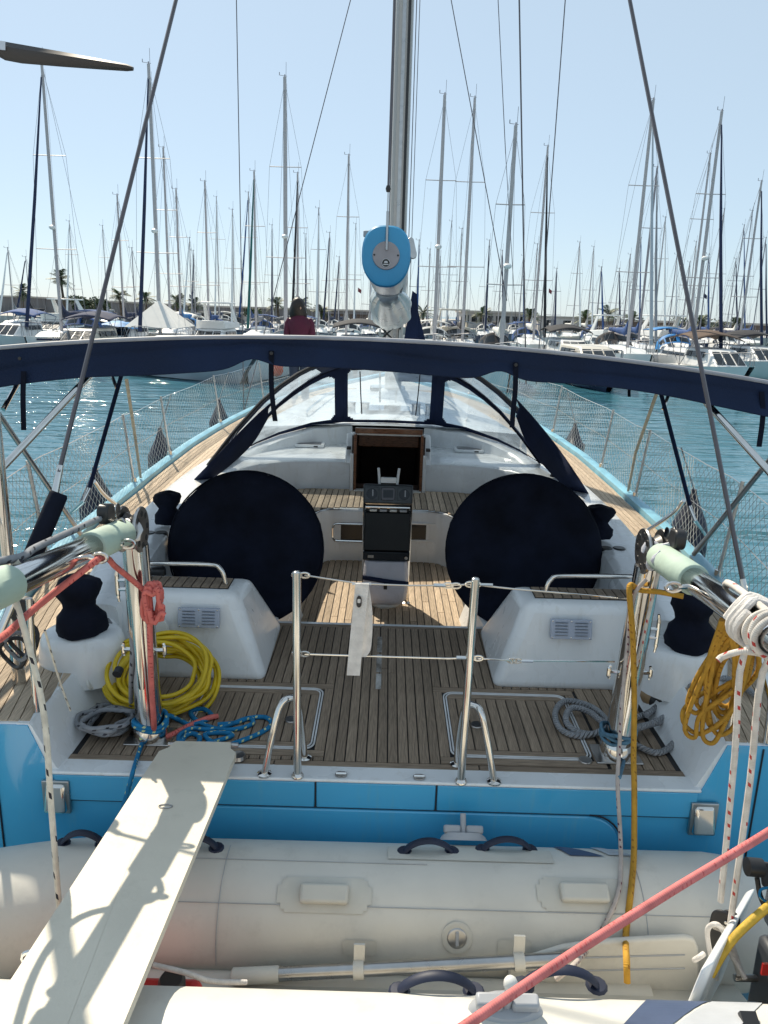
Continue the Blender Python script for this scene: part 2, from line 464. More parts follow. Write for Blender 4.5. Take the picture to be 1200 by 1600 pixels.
# transom
tp = [(-1.8, S), (-1.415, S), (-1.335, 1.288), (1.335, 1.288), (1.415, S), (1.8, S), (1.81, 1.2), (1.72, .6), (1.5, .1), (-1.5, .1), (-1.72, .6), (-1.81, 1.2)]
tr = MB().prism(tp, (0, 2.775, 0), X, Z, (0, .05, 0)).build('transom', blue, yacht)
def panel(pts, nm):
    return MB().prism(pts, (0, 2.763, 0), X, Z, (0, .03, 0)).build(nm, blue, tr, bevel=.006)
def arc(cx, cz, r_, a0, a1, n=8): return [(cx + r_ * math.cos(R(lerp(a0, a1, k / n))), cz + r_ * math.sin(R(lerp(a0, a1, k / n)))) for k in range(n + 1)]
panel([(-.245, 1.168), (.245, 1.168), (.245, 1.2875), (-.245, 1.2875)], 'transom_gate_panel')
panel([(-1.32, 1.168), (-.252, 1.168), (-.252, 1.2875), (-1.32, 1.2875)], 'transom_panel')
panel([(.252, 1.168), (1.32, 1.168), (1.32, 1.2875), (.252, 1.2875)], 'transom_panel')
gd = arc(.88, 1.02, .14, 0, 90) + arc(-.88, 1.02, .14, 90, 180) + [(-1.02, .45), (1.02, .45)]
panel(gd, 'garage_door')
MB().tube([Vector((a, 2.765, b)) for a, b in arc(.885, 1.025, .145, 0, 90)], .004, 5).build('door_seam', rubber, tr)
MB().tube([Vector((a, 2.765, b)) for a, b in arc(-.885, 1.025, .145, 90, 180)], .004, 5).build('door_seam', rubber, tr)
MB().tube([(-1.56, 2.772, 1.49), (-1.56, 2.772, .7)], .004, 5).build('hull_seam', rubber, tr)
MB().tube([(1.56, 2.772, 1.49), (1.56, 2.772, .7)], .004, 5).build('hull_seam', rubber, tr)
for px, py in ((87, 1245), (1100, 1280)):
    p = B(px, py, 2.75)
    e = MB().hexa([p + Vector(q) for q in ((-.045, -.03, -.06), (.045, -.03, -.06), (.05, .03, -.075), (-.05, .03, -.075), (-.035, -.005, .055), (.035, -.005, .055), (.045, .03, .065), (-.045, .03, .065))]).build('exhaust_cowl', steel, yacht, bevel=.01)
    MB().box(p.x - .056, p.x + .056, 2.752, 2.768, p.z - .08, p.z + .07).build('backing_plate', steel_d, e, bevel=.004)
for x0, x1, z0, z1 in ((-1.32, 1.32, 1.1655, 1.1705), (-.2515, -.2455, 1.171, 1.287), (.2455, .2515, 1.171, 1.287)):
    MB().box(x0, x1, 2.7665, 2.7735, z0, z1).build('door_gap', rubber, tr)
# white stern lip, bulwark faces and decks
lip = MB().box(-1.33, 1.33, 2.757, 2.86, 1.2895, 1.304).build('stern_lip', gel, yacht, bevel=.006)
for sx in (-1, 1):
    prof = [(1.30, 1.298), (1.315, 1.312), (1.40, 1.495), (1.412, 1.506), (1.46, 1.506), (1.46, 1.2), (1.30, 1.2)]
    MB().loft([[Vector((sx * a, y, b)) for a, b in prof] for y in (2.78, 3.0, 3.35, 3.62)]).build('bulwark', gel, yacht, 30)
    # gunwale cap, pale blue
    g = []
    for y in ys[1:]:
        h, z = hb(y), zs(y)
        g.append([Vector((sx * a, y, b)) for a, b in ((h + .012, z - .03), (h + .012, z + .05), (h - .03, z + .065), (h - .085, z + .05), (h - .09, z - .03))])
    MB().loft(g).build('gunwale', blue_pale, yacht, 50)
    # deck under the teak
    ring = [[Vector((sx * (1.40 if y < 8.3 else 0), y, zs(y) - .006)), Vector((sx * (hb(y) - .05), y, zs(y) - .006))] for y in ys]
    MB().loft(ring, ring_closed=False, cap=False).build('side_deck', gel_old, yacht, 0)
    MB().box(min(sx * 1.40, sx * 1.8), max(sx * 1.40, sx * 1.8), 2.78, 2.83, 1.46, 1.503).build('deck_edge', gel, yacht, bevel=.01)

# teak on the side decks: strakes bent along the gunwale, gaps between them
XI = [(2.8, 1.415), (3.30, 1.415), (3.34, 1.62), (3.66, 1.62), (3.9, 1.60), (4.3, 1.70), (5.5, 1.76), (6.5, 1.76), (7.4, 1.64), (8.2, 1.5), (9.5, 1.42), (12, 1.2), (14, .9), (16, .3)]
def strakes(sx):
    mb, cb = MB(), MB()
    fine = [2.80 + .1 * k for k in range(128)]
    for k in range(22):
        run = []
        for y in fine:
            x1 = hb(y) - .105 - .047 * k
            x0 = x1 - .0425
            xi = interp(XI, y)
            if x1 - .008 < xi or y > 15: 
                if len(run) > 1: mb.loft([[Vector((sx * a, yy, zs(yy) + dz)) for a, dz in ((xa, -.004), (xa, .008), (xb, .008), (xb, -.004))] for xa, xb, yy in run])
                run = []
            else: run.append((max(x0, xi), x1, y))
        if len(run) > 1: mb.loft([[Vector((sx * a, yy, zs(yy) + dz)) for a, dz in ((xa, -.004), (xa, .008), (xb, .008), (xb, -.004))] for xa, xb, yy in run])
    fl = [[Vector((sx * interp(XI, y), y, zs(y) - .001)), Vector((sx * (hb(y) - .1), y, zs(y) - .001))] for y in fine if y < 15]
    cb.loft(fl, ring_closed=False, cap=False)
    c = cb.build('deck_caulking', caulk, yacht, 0)
    mb.build('deck_planks', teak, c, 0, kind='stuff')
strakes(-1); strakes(1)

# aft platform: each plank its own piece
plat = MB().add([(-1.31, 2.85, 1.2965), (1.31, 2.85, 1.2965), (1.31, 4.37, 1.2965), (-1.31, 4.37, 1.2965)], [(0, 1, 2, 3)]).build('aft_platform', caulk, yacht, 0)
HATCH = ((-.86, -.285, 2.985, 3.53), (.33, .93, 2.96, 3.53))
PL = {}
def plank(parent, x0, x1, y0, y1, z, mt=teak_shaded, th=.007):
    if y1 - y0 < .012 or x1 - x0 < .006: return
    k = (round(x1 - x0, 3), round(y1 - y0, 3), mt.name)
    if k not in PL:
        a, b = k[0] / 2, k[1] / 2
        e = .0012
        mb = MB().hexa([(-a, -b, 0), (a, -b, 0), (a, b, 0), (-a, b, 0), (-a + e, -b + e, th), (a - e, -b + e, th), (a - e, b - e, th), (-a + e, b - e, th)])
        me = bpy.data.meshes.new('plank'); me.from_pydata(mb.v, [], mb.f); me.materials.append(mt)
        PL[k] = me
    o = bpy.data.objects.new('plank', PL[k]); COL.objects.link(o)
    o.location = ((x0 + x1) / 2, (y0 + y1) / 2, z + random.uniform(-.0004, .0004))
    o.parent = parent
    if parent in ORG: o.matrix_parent_inverse = Matrix.Translation(-ORG[parent])
    return o
PW = .0455
def seat_edge(ax):     # inner limit of planking towards the seat boxes
    return 3.62
nx = int(1.31 / PW)
zt = 1.297
for i in range(-nx - 1, nx + 1):
    x0, x1 = i * PW + .002, (i + 1) * PW - .002
    if x1 > 1.31 or x0 < -1.31: continue
    xm = (x0 + x1) / 2
    spans = [(2.895, 4.335 if abs(xm) < .66 else (3.66 if abs(xm) < 1.3 else 3.66))]
    for hx0, hx1, hy0, hy1 in HATCH:
        if hx0 - .055 < xm < hx1 + .055:
            spans = [(a, min(b, hy0 - .062)) for a, b in spans] + [(hy1 + .062, spans[0][1])]
    for a, b in spans:
        if b - a > .02:
            if b - a > 1.1 and random.random() < .45:
                c = lerp(a, b, random.uniform(.35, .7)); plank(plat, x0, x1, a, c - .002, zt); plank(plat, x0, x1, c + .002, b, zt)
            else: plank(plat, x0, x1, a, b, zt)
# margin boards across
for k in range(3):
    xa, xb = -1.3 + k * .8667, -1.3 + (k + 1) * .8667
    plank(plat, xa + .002, xb - .002, 2.852, 2.891, zt, teak_x)
plank(plat, -.66, -.003, 4.339, 4.368, zt, teak_x); plank(plat, .003, .66, 4.339, 4.368, zt, teak_x)
trim_m = mat('hatch_seal_white', (.72, .72, .72), .35)
for hx0, hx1, hy0, hy1 in HATCH:
    # surround boards, seal, inner frame and lid planks
    for a, b, c, d, mt_ in ((hx0 - .056, hx1 + .056, hy0 - .058, hy0 - .012, teak_x), (hx0 - .056, hx1 + .056, hy1 + .012, hy1 + .058, teak_x), (hx0 - .056, hx0 - .012, hy0 - .01, hy1 + .01, teak_shaded), (hx1 + .012, hx1 + .056, hy0 - .01, hy1 + .01, teak_shaded)):
        plank(plat, a, b, c, d, zt, mt_)
    cx, cy = (hx0 + hx1) / 2, (hy0 + hy1) / 2
    for d_ in (0, .012):
        loop = [Vector((cx + a, cy + b, 1.3045)) for a, b in rrect(hx1 - hx0 + .012 - 2 * d_, hy1 - hy0 + .012 - 2 * d_, .05 - d_ * .5)]
        MB().tube(loop, .0042, 6, closed=True).build('hatch_seal', trim_m, plat)
    for a, b, c, d, mt_ in ((hx0 + .012, hx1 - .012, hy0 + .012, hy0 + .05, teak_x), (hx0 + .012, hx1 - .012, hy1 - .05, hy1 - .012, teak_x), (hx0 + .012, hx0 + .05, hy0 + .053, hy1 - .053, teak_shaded), (hx1 - .05, hx1 - .012, hy0 + .053, hy1 - .053, teak_shaded)):
        plank(plat, a, b, c, d, zt, mt_)
    n = int((hx1 - hx0 - .106) / PW)
    w_ = (hx1 - hx0 - .106) / n
    for i in range(n):
        plank(plat, hx0 + .053 + i * w_ + .002, hx0 + .053 + (i + 1) * w_ - .002, hy0 + .053, hy1 - .053, zt)
    lx = hx1 - .12 if hx0 < 0 else hx0 + .13
    lk = MB().lathe([(.001, .008), (.028, .008), (.03, .004), (.03, 0)], (lx, 3.22, 1.303), seg=20).build('hatch_lock', steel_d, plat)
    if hx0 > 0: MB().lathe([(.001, .008), (.028, .008), (.03, .004), (.03, 0)], (hx1 - .03, hy0 - .01, 1.303), seg=20).build('hatch_lock', steel_d, plat)
# worn white filler along the middle seam
worn = mat('worn_deck_filler', (.50, .49, .47), .8, var=.4, nscale=18, col2=(.13, .11, .09), stretch=(1, .5, 1), detail=8)
for a, b in ((3.55, 3.72), (3.74, 3.96), (3.99, 4.2)):
    MB().box(-.011 - .006, .011, a, b, 1.302, 1.3052).build('worn_seam', worn, plat)
for px, py in ((533, 1211), (655, 1215)):
    p = A(px, py, 1.306)
    h = MB().prism(rrect(.05, .036, .016), p, X, Y, (0, 0, .006)).build('gate_hinge', steel_d, yacht)
    MB().tube([p + Vector((-.022, 0, .008)), p + Vector((.022, 0, .008))], .005, 8).build('hinge_pin', steel, h)

# cockpit well
MB().box(-1.4, 1.4, 4.366, 4.40, 1.05, 1.294).build('step_riser', gel, yacht, bevel=.004)
MB().box(-.66, .66, 4.369, 4.398, 1.296, 1.303).build('step_nosing', gel, yacht)
sole = MB().add([(-.95, 4.4, 1.098), (.95, 4.4, 1.098), (.95, 6.3, 1.098), (-.95, 6.3, 1.098)], [(0, 1, 2, 3)]).build('cockpit_sole', caulk, yacht, 0)
for i in range(-12, 12):
    x0, x1 = i * .05 + .0025, (i + 1) * .05 - .0025
    c = random.uniform(4.9, 5.8)
    plank(sole, x0, x1, 4.41, c, 1.099, teak); plank(sole, x0, x1, c + .004, 6.24, 1.099, teak)
for sx in (-1, 1):
    # ledge beside the wheel and the low pedestal the wheel stands on
    MB().hexa([(sx * .60, 4.36, 1.05), (sx * 1.42, 4.36, 1.05), (sx * 1.42, 5.0, 1.05), (sx * .52, 5.0, 1.05), (sx * .66, 4.36, 1.292), (sx * 1.42, 4.36, 1.292), (sx * 1.42, 5.0, 1.292), (sx * .60, 5.0, 1.292)]).build('helm_ledge', gel, yacht, bevel=.02, bseg=3)

def side_curves(sx, n=28):
    inn = smooth([(sx * a, b, 0) for a, b in ((.33, 7.0), (.7, 6.99), (1.0, 6.88), (1.2, 6.62), (1.31, 6.2), (1.37, 5.5), (1.38, 4.8), (1.34, 4.15), (1.32, 3.6))], 4)
    out = smooth([(sx * a, b, 0) for a, b in ((.33, 8.15), (.75, 8.10), (1.2, 7.9), (1.5, 7.45), (1.65, 6.9), (1.72, 6.2), (1.73, 5.3), (1.66, 4.2), (1.56, 3.6))], 4)
    ztop = [1.82 if i < 16 else lerp(1.82, 1.70, (i - 16) / 16) for i in range(len(inn))]
    return inn, out, ztop
for sx in (-1, 1):
    inn, out, ztop = side_curves(sx)
    rings = []
    for a, b, z in zip(inn, out, ztop):
        d = (b - a).normalized()
        rings.append([Vector((a.x, a.y, 1.0)), Vector((a.x, a.y, z - .05)), a + d * .012 + Z * (z - .015), a + d * .045 + Z * z, b - d * .06 + Z * z, b - d * .015 + Z * (z - .02), Vector((b.x, b.y, z - .07)), Vector((b.x * 1.012, b.y, 1.45))])
    MB().loft(rings).build('cockpit_coaming', gel, yacht, 45)
# curved bench with teak slats
bench_pts = [(-1.42, 4.99), (-.66, 4.99), (-.64, 5.5), (-.6, 5.95), (-.5, 6.17), (-.33, 6.24), (.33, 6.24), (.5, 6.17), (.6, 5.95), (.64, 5.5), (.66, 4.99), (1.42, 4.99)]
bp_ = [Vector((a, b, 0)) for a, b in bench_pts[:2]] + smooth([(a, b, 0) for a, b in bench_pts[1:11]], 3)[1:-1] + [Vector((a, b, 0)) for a, b in bench_pts[10:]]
bench = MB().loft([[Vector((p.x, p.y, 1.05)) , Vector((p.x, p.y, 1.53)), Vector((p.x * .992, p.y + .015, 1.55)), Vector((p.x * .98, p.y + .06, 1.553))] for p in bp_], ring_closed=False, cap=False).build('cockpit_bench', gel, yacht, 50)
def bench_front(x):
    ax = abs(x)
    if ax > .66: return 5.03
    return interp([(0, 6.29), (.33, 6.29), (.5, 6.22), (.6, 6.0), (.66, 5.5)], ax)
def bench_back(x):
    return interp([(0, 6.99), (.7, 6.97), (1.0, 6.86), (1.2, 6.6), (1.31, 6.2), (1.36, 5.5)], abs(x))
MB().loft([[Vector((x / 20, bench_front(x / 20) - .03, 1.5505)), Vector((x / 20, bench_back(x / 20) + .02, 1.5505))] for x in range(-27, 28)], ring_closed=False, cap=False).build('bench_caulking', caulk, bench, 0)
for i in range(-25, 25):
    x0, x1 = i * .053 + .003, (i + 1) * .053 - .003
    y0, y1 = max(bench_front(x0), bench_front(x1)), min(bench_back(x0), bench_back(x1))
    plank(bench, x0, x1, y0, y1, 1.552, teak)
for px0, px1 in ((520, 566), (640, 686)):
    a, b = B(px0, 832, 6.22), B(px1, 833, 6.22)
    c = (a + b) / 2
    if px0 < 600: c.x += .02; 
    else: c.x -= .02
    rr = [Vector((c.x + q, 6.231, c.z + s_)) for q, s_ in rrect(.30, .15, .045)]
    pf = MB().tube(rr, .011, 8, closed=True).build('port_frame', gel if px0 > 600 else steel, bench)
    MB().prism(rrect(.29, .14, .04), (c.x, 6.236, c.z), X, Z, (0, .003, 0)).build('port_glass', glassd, bench)

# companionway: mahogany lined opening, white rails either side
cxm = .025
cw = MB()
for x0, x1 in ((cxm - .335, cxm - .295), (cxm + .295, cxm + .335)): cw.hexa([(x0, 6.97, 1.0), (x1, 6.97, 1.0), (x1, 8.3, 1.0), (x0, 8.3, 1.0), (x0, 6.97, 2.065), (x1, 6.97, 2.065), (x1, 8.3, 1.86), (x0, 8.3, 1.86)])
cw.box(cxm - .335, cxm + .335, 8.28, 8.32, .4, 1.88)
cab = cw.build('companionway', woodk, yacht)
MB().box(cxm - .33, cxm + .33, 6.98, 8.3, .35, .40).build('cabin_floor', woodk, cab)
MB().box(cxm - .31, cxm + .31, 6.995, 7.03, 2.08, 2.13).build('hatch_board', wood, cab, bevel=.006)
MB().box(cxm - .292, cxm + .292, 7.35, 7.38, 1.90, 2.02).build('sliding_hatch', wood, cab, bevel=.006)
MB().hexa([(cxm - .33, 7.031, 2.06), (cxm + .33, 7.031, 2.06), (cxm + .33, 8.25, 1.86), (cxm - .33, 8.25, 1.86), (cxm - .33, 7.031, 2.085), (cxm + .33, 7.031, 2.085), (cxm + .33, 8.25, 1.885), (cxm - .33, 8.25, 1.885)]).build('hatch_roof', gel, cab, bevel=.005)
for sx in (-1, 1):
    MB().box(*sorted((cxm + sx * .293, cxm + sx * .318)), 6.93, 6.975, 1.54, 2.08).build('door_jamb', wood, cab, bevel=.004)
    MB().box(*sorted((cxm + sx * .319, cxm + sx * .35)), 6.92, 6.99, 1.54, 1.90).build('door_frame', gel, cab, bevel=.008)
    MB().hexa([(cxm + sx * .32, 6.96, 1.8), (cxm + sx * .40, 6.96, 1.8), (cxm + sx * .40, 8.1, 1.8), (cxm + sx * .32, 8.1, 1.8), (cxm + sx * .33, 7.15, 2.06), (cxm + sx * .39, 7.15, 2.06), (cxm + sx * .39, 8.1, 1.93), (cxm + sx * .33, 8.1, 1.93)]).build('hatch_rail', gel, cab, bevel=.012)
    MB().box(*sorted((cxm + sx * .345, cxm + sx * .385)), 6.97, 7.03, 1.93, 1.955).build('rail_stop', black, cab, bevel=.004)
MB().box(cxm - .31, cxm + .31, 6.90, 6.99, 1.548, 1.565).build('door_sill', gel_old, cab, bevel=.004)
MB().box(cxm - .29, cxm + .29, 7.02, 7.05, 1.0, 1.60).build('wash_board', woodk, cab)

# lids on the cockpit top, gauges
for px, py in ((484, 697), (732, 705)):
    p = A(px, py, 1.822)
    h = MB().prism(rrect(.30, .20, .04), p, X, Y, (0, 0, .03)).build('deck_hatch', gel, yacht, bevel=.006)
    MB().prism(rrect(.24, .15, .025), p + Z * .03, X, Y, (0, 0, .004)).build('hatch_glass', smoke, h)
    MB().box(p.x + .05, p.x + .09, p.y - .105, p.y - .09, p.z + .008, p.z + .02).build('hatch_latch', black, h)
for px, py in ((233, 834), (252, 834), (947, 858), (967, 858)):
    p = A(px, py, 1.745)
    g = MB().lathe([(.001, .012), (.034, .012), (.04, .006), (.042, 0), (.042, -.03)], p, seg=20).build('round_gauge', black, yacht)
for px, py in ((245, 890), (965, 885)):
    p = A(px, py, 1.70)
    MB().lathe([(.001, .02), (.03, .02), (.045, .012), (.05, 0), (.05, -.03)], p, seg=20).build('line_organiser', steel_d if px > 600 else black, yacht)

# helm seat boxes
ventm = mat('blue_grey_vent_paint', (.40, .45, .55), .4, .3, var=.06)
def seat_box(sx):
    lo = [(sx * 1.36, 3.60), (sx * .575, 3.60), (sx * .585, 4.36), (sx * 1.36, 4.36)]
    hi = [(sx * 1.36, 3.68), (sx * .745, 3.68), (sx * .70, 3.95), (sx * 1.36, 3.95)]
    mb = MB()
    p = [Vector((a, b, 1.285)) for a, b in lo] + [Vector((a, b, 1.745)) for a, b in hi]
    if sx < 0: p = [p[1], p[0], p[3], p[2], p[5], p[4], p[7], p[6]]
    mb.hexa(p)
    o = mb.build('helm_seat_box', gel, yacht, 60, bevel=.055, bseg=5)
    # teak seat, cut in slats across
    for k in range(11):
        x0 = sx * (.80 + k * .048)
        plank(o, min(x0, x0 + sx * .043), max(x0, x0 + sx * .043), 3.755, 3.90, 1.744, teak_shaded, .008)
    MB().box(*sorted((sx * .795, sx * 1.335)), 3.745, 3.91, 1.7435, 1.7465).build('seat_caulking', caulk, o)
    # louvred vent
    c = B(311, 965, 3.63) if sx < 0 else B(892, 983, 3.63)
    ny = Vector((0, -.977, .21)); az_ = Vector((0, .21, .977))
    v = MB().prism([(-.105, -.05), (.105, -.05), (.105, .05), (-.105, .05)], c + ny * .012, X, az_, -ny * .02).build('vent_plate', ventm, o, bevel=.002)
    for gx in (-.05, .05):
        for k in range(5):
            cc = c + X * gx + az_ * (-.032 + k * .016) + ny * .014
            MB().obox(cc, X * .033, az_ * .0035 + ny * .004, (ny * .001)).build('louvre', steel, v)
    for gx in (-.095, 0, .095):
        for gz in (-.042, .042):
            MB().lathe([(.001, .003), (.004, .002), (.005, 0)], c + X * gx + az_ * gz + ny * .012, ny, 8).build('screw', steel, v)
    MB().tube(smooth([B(380, 935, 3.78), B(398, 960, 3.85), B(400, 985, 3.95)], 4) if sx < 0 else smooth([B(823, 945, 3.78), B(812, 970, 3.85), B(806, 998, 3.95)], 4), .0025, 5).build('lid_seam', rubber, o)
    # grab rail
    if sx < 0: pr = [(354, 936, 3.80), (351, 905, 3.80), (343, 888, 3.80), (325, 882, 3.80), (232, 880, 3.82), (205, 878, 3.9)]
    else: pr = [(851, 950, 3.80), (853, 922, 3.80), (862, 905, 3.80), (880, 900, 3.80), (985, 901, 3.82), (1010, 903, 3.9)]
    gpts = [B(*q) for q in pr]
    g = MB().tube(smooth(gpts, 5), .0125, 10).build('grab_rail', steel, o)
    MB().lathe([(.026, 0), (.026, .006), (.014, .01)], gpts[0] - Z * .008, seg=14).build('rail_foot', steel, g)
    pf = B(339, 937, 3.80) if sx < 0 else B(868, 953, 3.80)
    MB().lathe([(.001, .006), (.02, .006), (.022, 0)], pf, seg=14).build('deck_filler', steel_d, o)
seat_box(-1); seat_box(1)
# small round lids on the white sides
for px, py, y_ in ((147, 1068, 3.25), (160, 1050, 3.36)):
    p = B(px, py, y_); MB().lathe([(.001, .012), (.028, .01), (.032, 0)], (-1.345, p.y, p.z), (.9, 0, .4), 16).build('drain_cap', gel_old, yacht)
p = B(250, 985, 3.595); MB().lathe([(.001, .014), (.055, .012), (.06, 0)], (p.x - .02, 3.615, p.z), (0, -1, .2), 22).build('inspection_lid', gel_old, yacht)

# winch islands on the quarters
for sx, pp in ((-1, (128, 985)), (1, (1072, 1008))):
    p = A(pp[0], pp[1], 1.645)
    MB().lathe([(.20, 1.42), (.195, 1.52), (.185, 1.60), (.172, 1.635), (.15, 1.65), (.001, 1.652)], (p.x, p.y, 0), seg=28, sx=1.05, sy=.9).build('winch_island', gel, yacht, 50)
for sx in (-1, 1):
    MB().hexa([(sx * 1.30, 3.52, 1.25), (sx * 1.62, 3.60, 1.25), (sx * 1.66, 4.3, 1.25), (sx * 1.30, 4.3, 1.25), (sx * 1.33, 3.56, 1.63), (sx * 1.60, 3.62, 1.63), (sx * 1.62, 4.3, 1.70), (sx * 1.33, 4.3, 1.70)]).build('quarter_moulding', gel, yacht, 60, bevel=.05, bseg=4)
# ------------------------------------------------------------------ wheels under their round covers
for sx, px, py in ((-1, 384, 857), (1, 818, 862)):
    c = B(px, py, 4.62)
    n = Vector((0, -.966, .26))
    ax_, ay_ = X, Vector((0, .26, .966))
    wh = MB().tube([c - n * .03 + (ax_ * math.cos(2 * math.pi * k / 32) + ay_ * math.sin(2 * math.pi * k / 32)) * .455 for k in range(32)], .014, 8, closed=True).build('steering_wheel', steel, yacht)
    for k in range(3):
        a = 2 * math.pi * k / 3
        MB().tube([c - n * .03, c - n * .03 + (ax_ * math.cos(a) + ay_ * math.sin(a)) * .455], .009, 6).build('spoke', steel, wh)
    MB().tube([c + Y * .02, c + Y * .42 - Z * .1], .04, 12).build('wheel_hub', steel, wh)
    rg = []
    for rr_, dz in ((.001, .055), (.12, .054), (.30, .045), (.42, .035), (.472, .018), (.488, 0), (.488, -.05), (.476, -.085), (.40, -.095)):
        rg.append([c + n * (dz + .012 * math.sin(a * 2 + sx) * (rr_ / .48) ** 2) + (ax_ * math.cos(a) + ay_ * math.sin(a)) * rr_ * (1 + (.006 * math.sin(5 * a + sx) + .004 * math.sin(23 * a) + .003 * math.sin(41 * a + 1)) * (rr_ / .48) ** 4) for a in (2 * math.pi * k / 72 for k in range(72))])
    cv = MB().loft(rg, cap=False).build('wheel_cover', navy_k, None, 60)
    tag(cv, 'round navy cloth cover over the port wheel, behind the yellow hose' if sx < 0 else 'round navy cloth cover over the starboard wheel, behind the grey louvred seat with no hose', 'wheel cover', 'round cloth covers on the two wheels')
    MB().tube([c + n * .001 + (ax_ * math.cos(a) + ay_ * math.sin(a)) * .489 for a in (2 * math.pi * k / 60 for k in range(60))], .005, 6, closed=True).build('piping', navy_k, cv)

# ------------------------------------------------------------------ winches and their cloth covers
def winch(p, s, lab, top_s=1.):
    w_ = MB().lathe([(.075 * s, 0), (.07 * s, .03 * s), (.045 * s, .06 * s), (.045 * s, .15 * s), (.06 * s, .18 * s), (.05 * s, .2 * s), (.001, .2 * s)], p, seg=18).build('winch', steel, yacht)
    prof = [(.104, -.004), (.112, .02), (.106, .075), (.085, .10), (.068, .125), (.072, .15), (.092, .18), (.096, .215), (.085, .24), (.05, .252), (.001, .255)]
    rings = []
    for r_, z in prof:
        ring = []
        for k in range(28):
            a = 2 * math.pi * k / 28
            f = 1 + .07 * math.sin(3 * a + z * 30 + p.x * 5) + .04 * math.sin(7 * a + z * 45)
            ring.append(p + Vector((r_ * s * f * math.cos(a) * (top_s if z > .14 else 1), r_ * s * f * math.sin(a), z * s + .006 * math.sin(2 * a + p.y))))
        rings.append(ring)
    o = MB().loft(rings, cap=False).build('winch_cover', navy_k, None, 70)
    tag(o, lab, 'winch cover', 'navy cloth covers on the winches')
winch(A(128, 985, 1.655), 1.05, 'navy cloth cover on the port quarter winch, beside the red rope')
winch(A(1076, 1008, 1.655), 1.05, 'navy cloth cover on the starboard quarter winch, below the mint padded davit arm')
winch(A(263, 816, 1.79), .80, 'small navy winch cover at the outer edge of the port wheel cover', 1.15)
winch(A(934, 838, 1.79), .80, 'small navy winch cover at the outer edge of the starboard wheel cover', 1.25)

# ------------------------------------------------------------------ cockpit table / instrument pedestal
pc = Vector((.025, 5.2, 0))
ped = MB().box(pc.x - .16, pc.x + .16, 5.24, 5.34, 1.3, 1.86).build('instrument_pedestal', black, yacht, bevel=.02)
for sx in (-1, 1):
    MB().tube(smooth([(pc.x + sx * .155, 5.28, 1.10), (pc.x + sx * .16, 5.28, 1.5), (pc.x + sx * .16, 5.25, 1.84), (pc.x + sx * .15, 5.24, 1.90)], 5), .014, 8).build('pedestal_leg', steel, ped)
    MB().lathe([(.03, 0), (.03, .008), (.016, .015)], (pc.x + sx * .155, 5.28, 1.10), seg=14).build('leg_foot', steel_d, ped)
MB().hexa([(pc.x - .165, 5.17, 1.53), (pc.x + .165, 5.17, 1.53), (pc.x + .165, 5.23, 1.53), (pc.x - .165, 5.23, 1.53), (pc.x - .16, 5.22, 1.80), (pc.x + .16, 5.22, 1.80), (pc.x + .16, 5.26, 1.80), (pc.x - .16, 5.26, 1.80)]).build('chart_screen', screen, ped, bevel=.008)
MB().box(pc.x - .165, pc.x + .165, 5.165, 5.235, 1.46, 1.525).build('switch_panel', glassd, ped, bevel=.006)
MB().box(pc.x - .13, pc.x - .09, 5.160, 5.17, 1.48, 1.50).build('maker_plate', steel_d, ped)
MB().lathe([(.001, .006), (.012, .006), (.014, 0)], (pc.x + .14, 5.165, 1.485), (0, -1, 0), 14).build('ignition_key', steel, ped)
for z_, y_ in ((1.835, 5.22), (1.862, 5.225)): MB().tube([(pc.x - .155, y_, z_), (pc.x + .155, y_, z_)], .009, 8).build('table_rail', steel, ped)
for k in range(4): MB().box(pc.x - .125 + k * .07, pc.x - .125 + k * .07 + .05, 5.205, 5.24, 1.806, 1.822).build('rocker_switch', greyp if k % 2 else gel_old, ped, bevel=.003)
po = MB().hexa([(pc.x - .172, 5.16, 1.875), (pc.x + .172, 5.16, 1.875), (pc.x + .172, 5.26, 1.875), (pc.x - .172, 5.26, 1.875), (pc.x - .172, 5.20, 2.005), (pc.x + .172, 5.20, 2.005), (pc.x + .172, 5.27, 1.99), (pc.x - .172, 5.27, 1.99)]).build('instrument_pod', pod, ped, bevel=.012)
for k in range(3):
    cx = pc.x - .112 + k * .112
    s_ = Vector((0, .293, .956))
    MB().prism(rrect(.096, .092, .014), Vector((cx, 5.1775, 1.942)), X, s_, (0, -.006, .002)).build('display', smoke if k == 1 else pod, po, bevel=.003)
    if k != 1:
        MB().lathe([(.001, .004), (.036, .004), (.038, 0)], Vector((cx, 5.172, 1.942)), (0, -.956, .293), 24).build('dial', glassd, po)
        MB().obox(Vector((cx + .006, 5.1665, 1.95)), (.004, 0, 0), (0, .0008, 0), s_ * .022).build('needle', greyp, po)
    else: MB().obox(Vector((cx, 5.17, 1.945)), (.034, 0, 0), (0, .0008, 0), s_ * .026).build('readout', glassd, po)
for sx in (-1, 1): MB().tube(smooth([(pc.x + sx * .06, 5.25, 1.97), (pc.x + sx * .066, 5.25, 2.05), (pc.x + sx * .072, 5.24, 2.11)], 4), .009, 8).build('guard_post', gel, ped)
MB().box(pc.x - .055, pc.x + .055, 5.235, 5.255, 2.005, 2.045).build('guard_plate', gel, ped, bevel=.004)
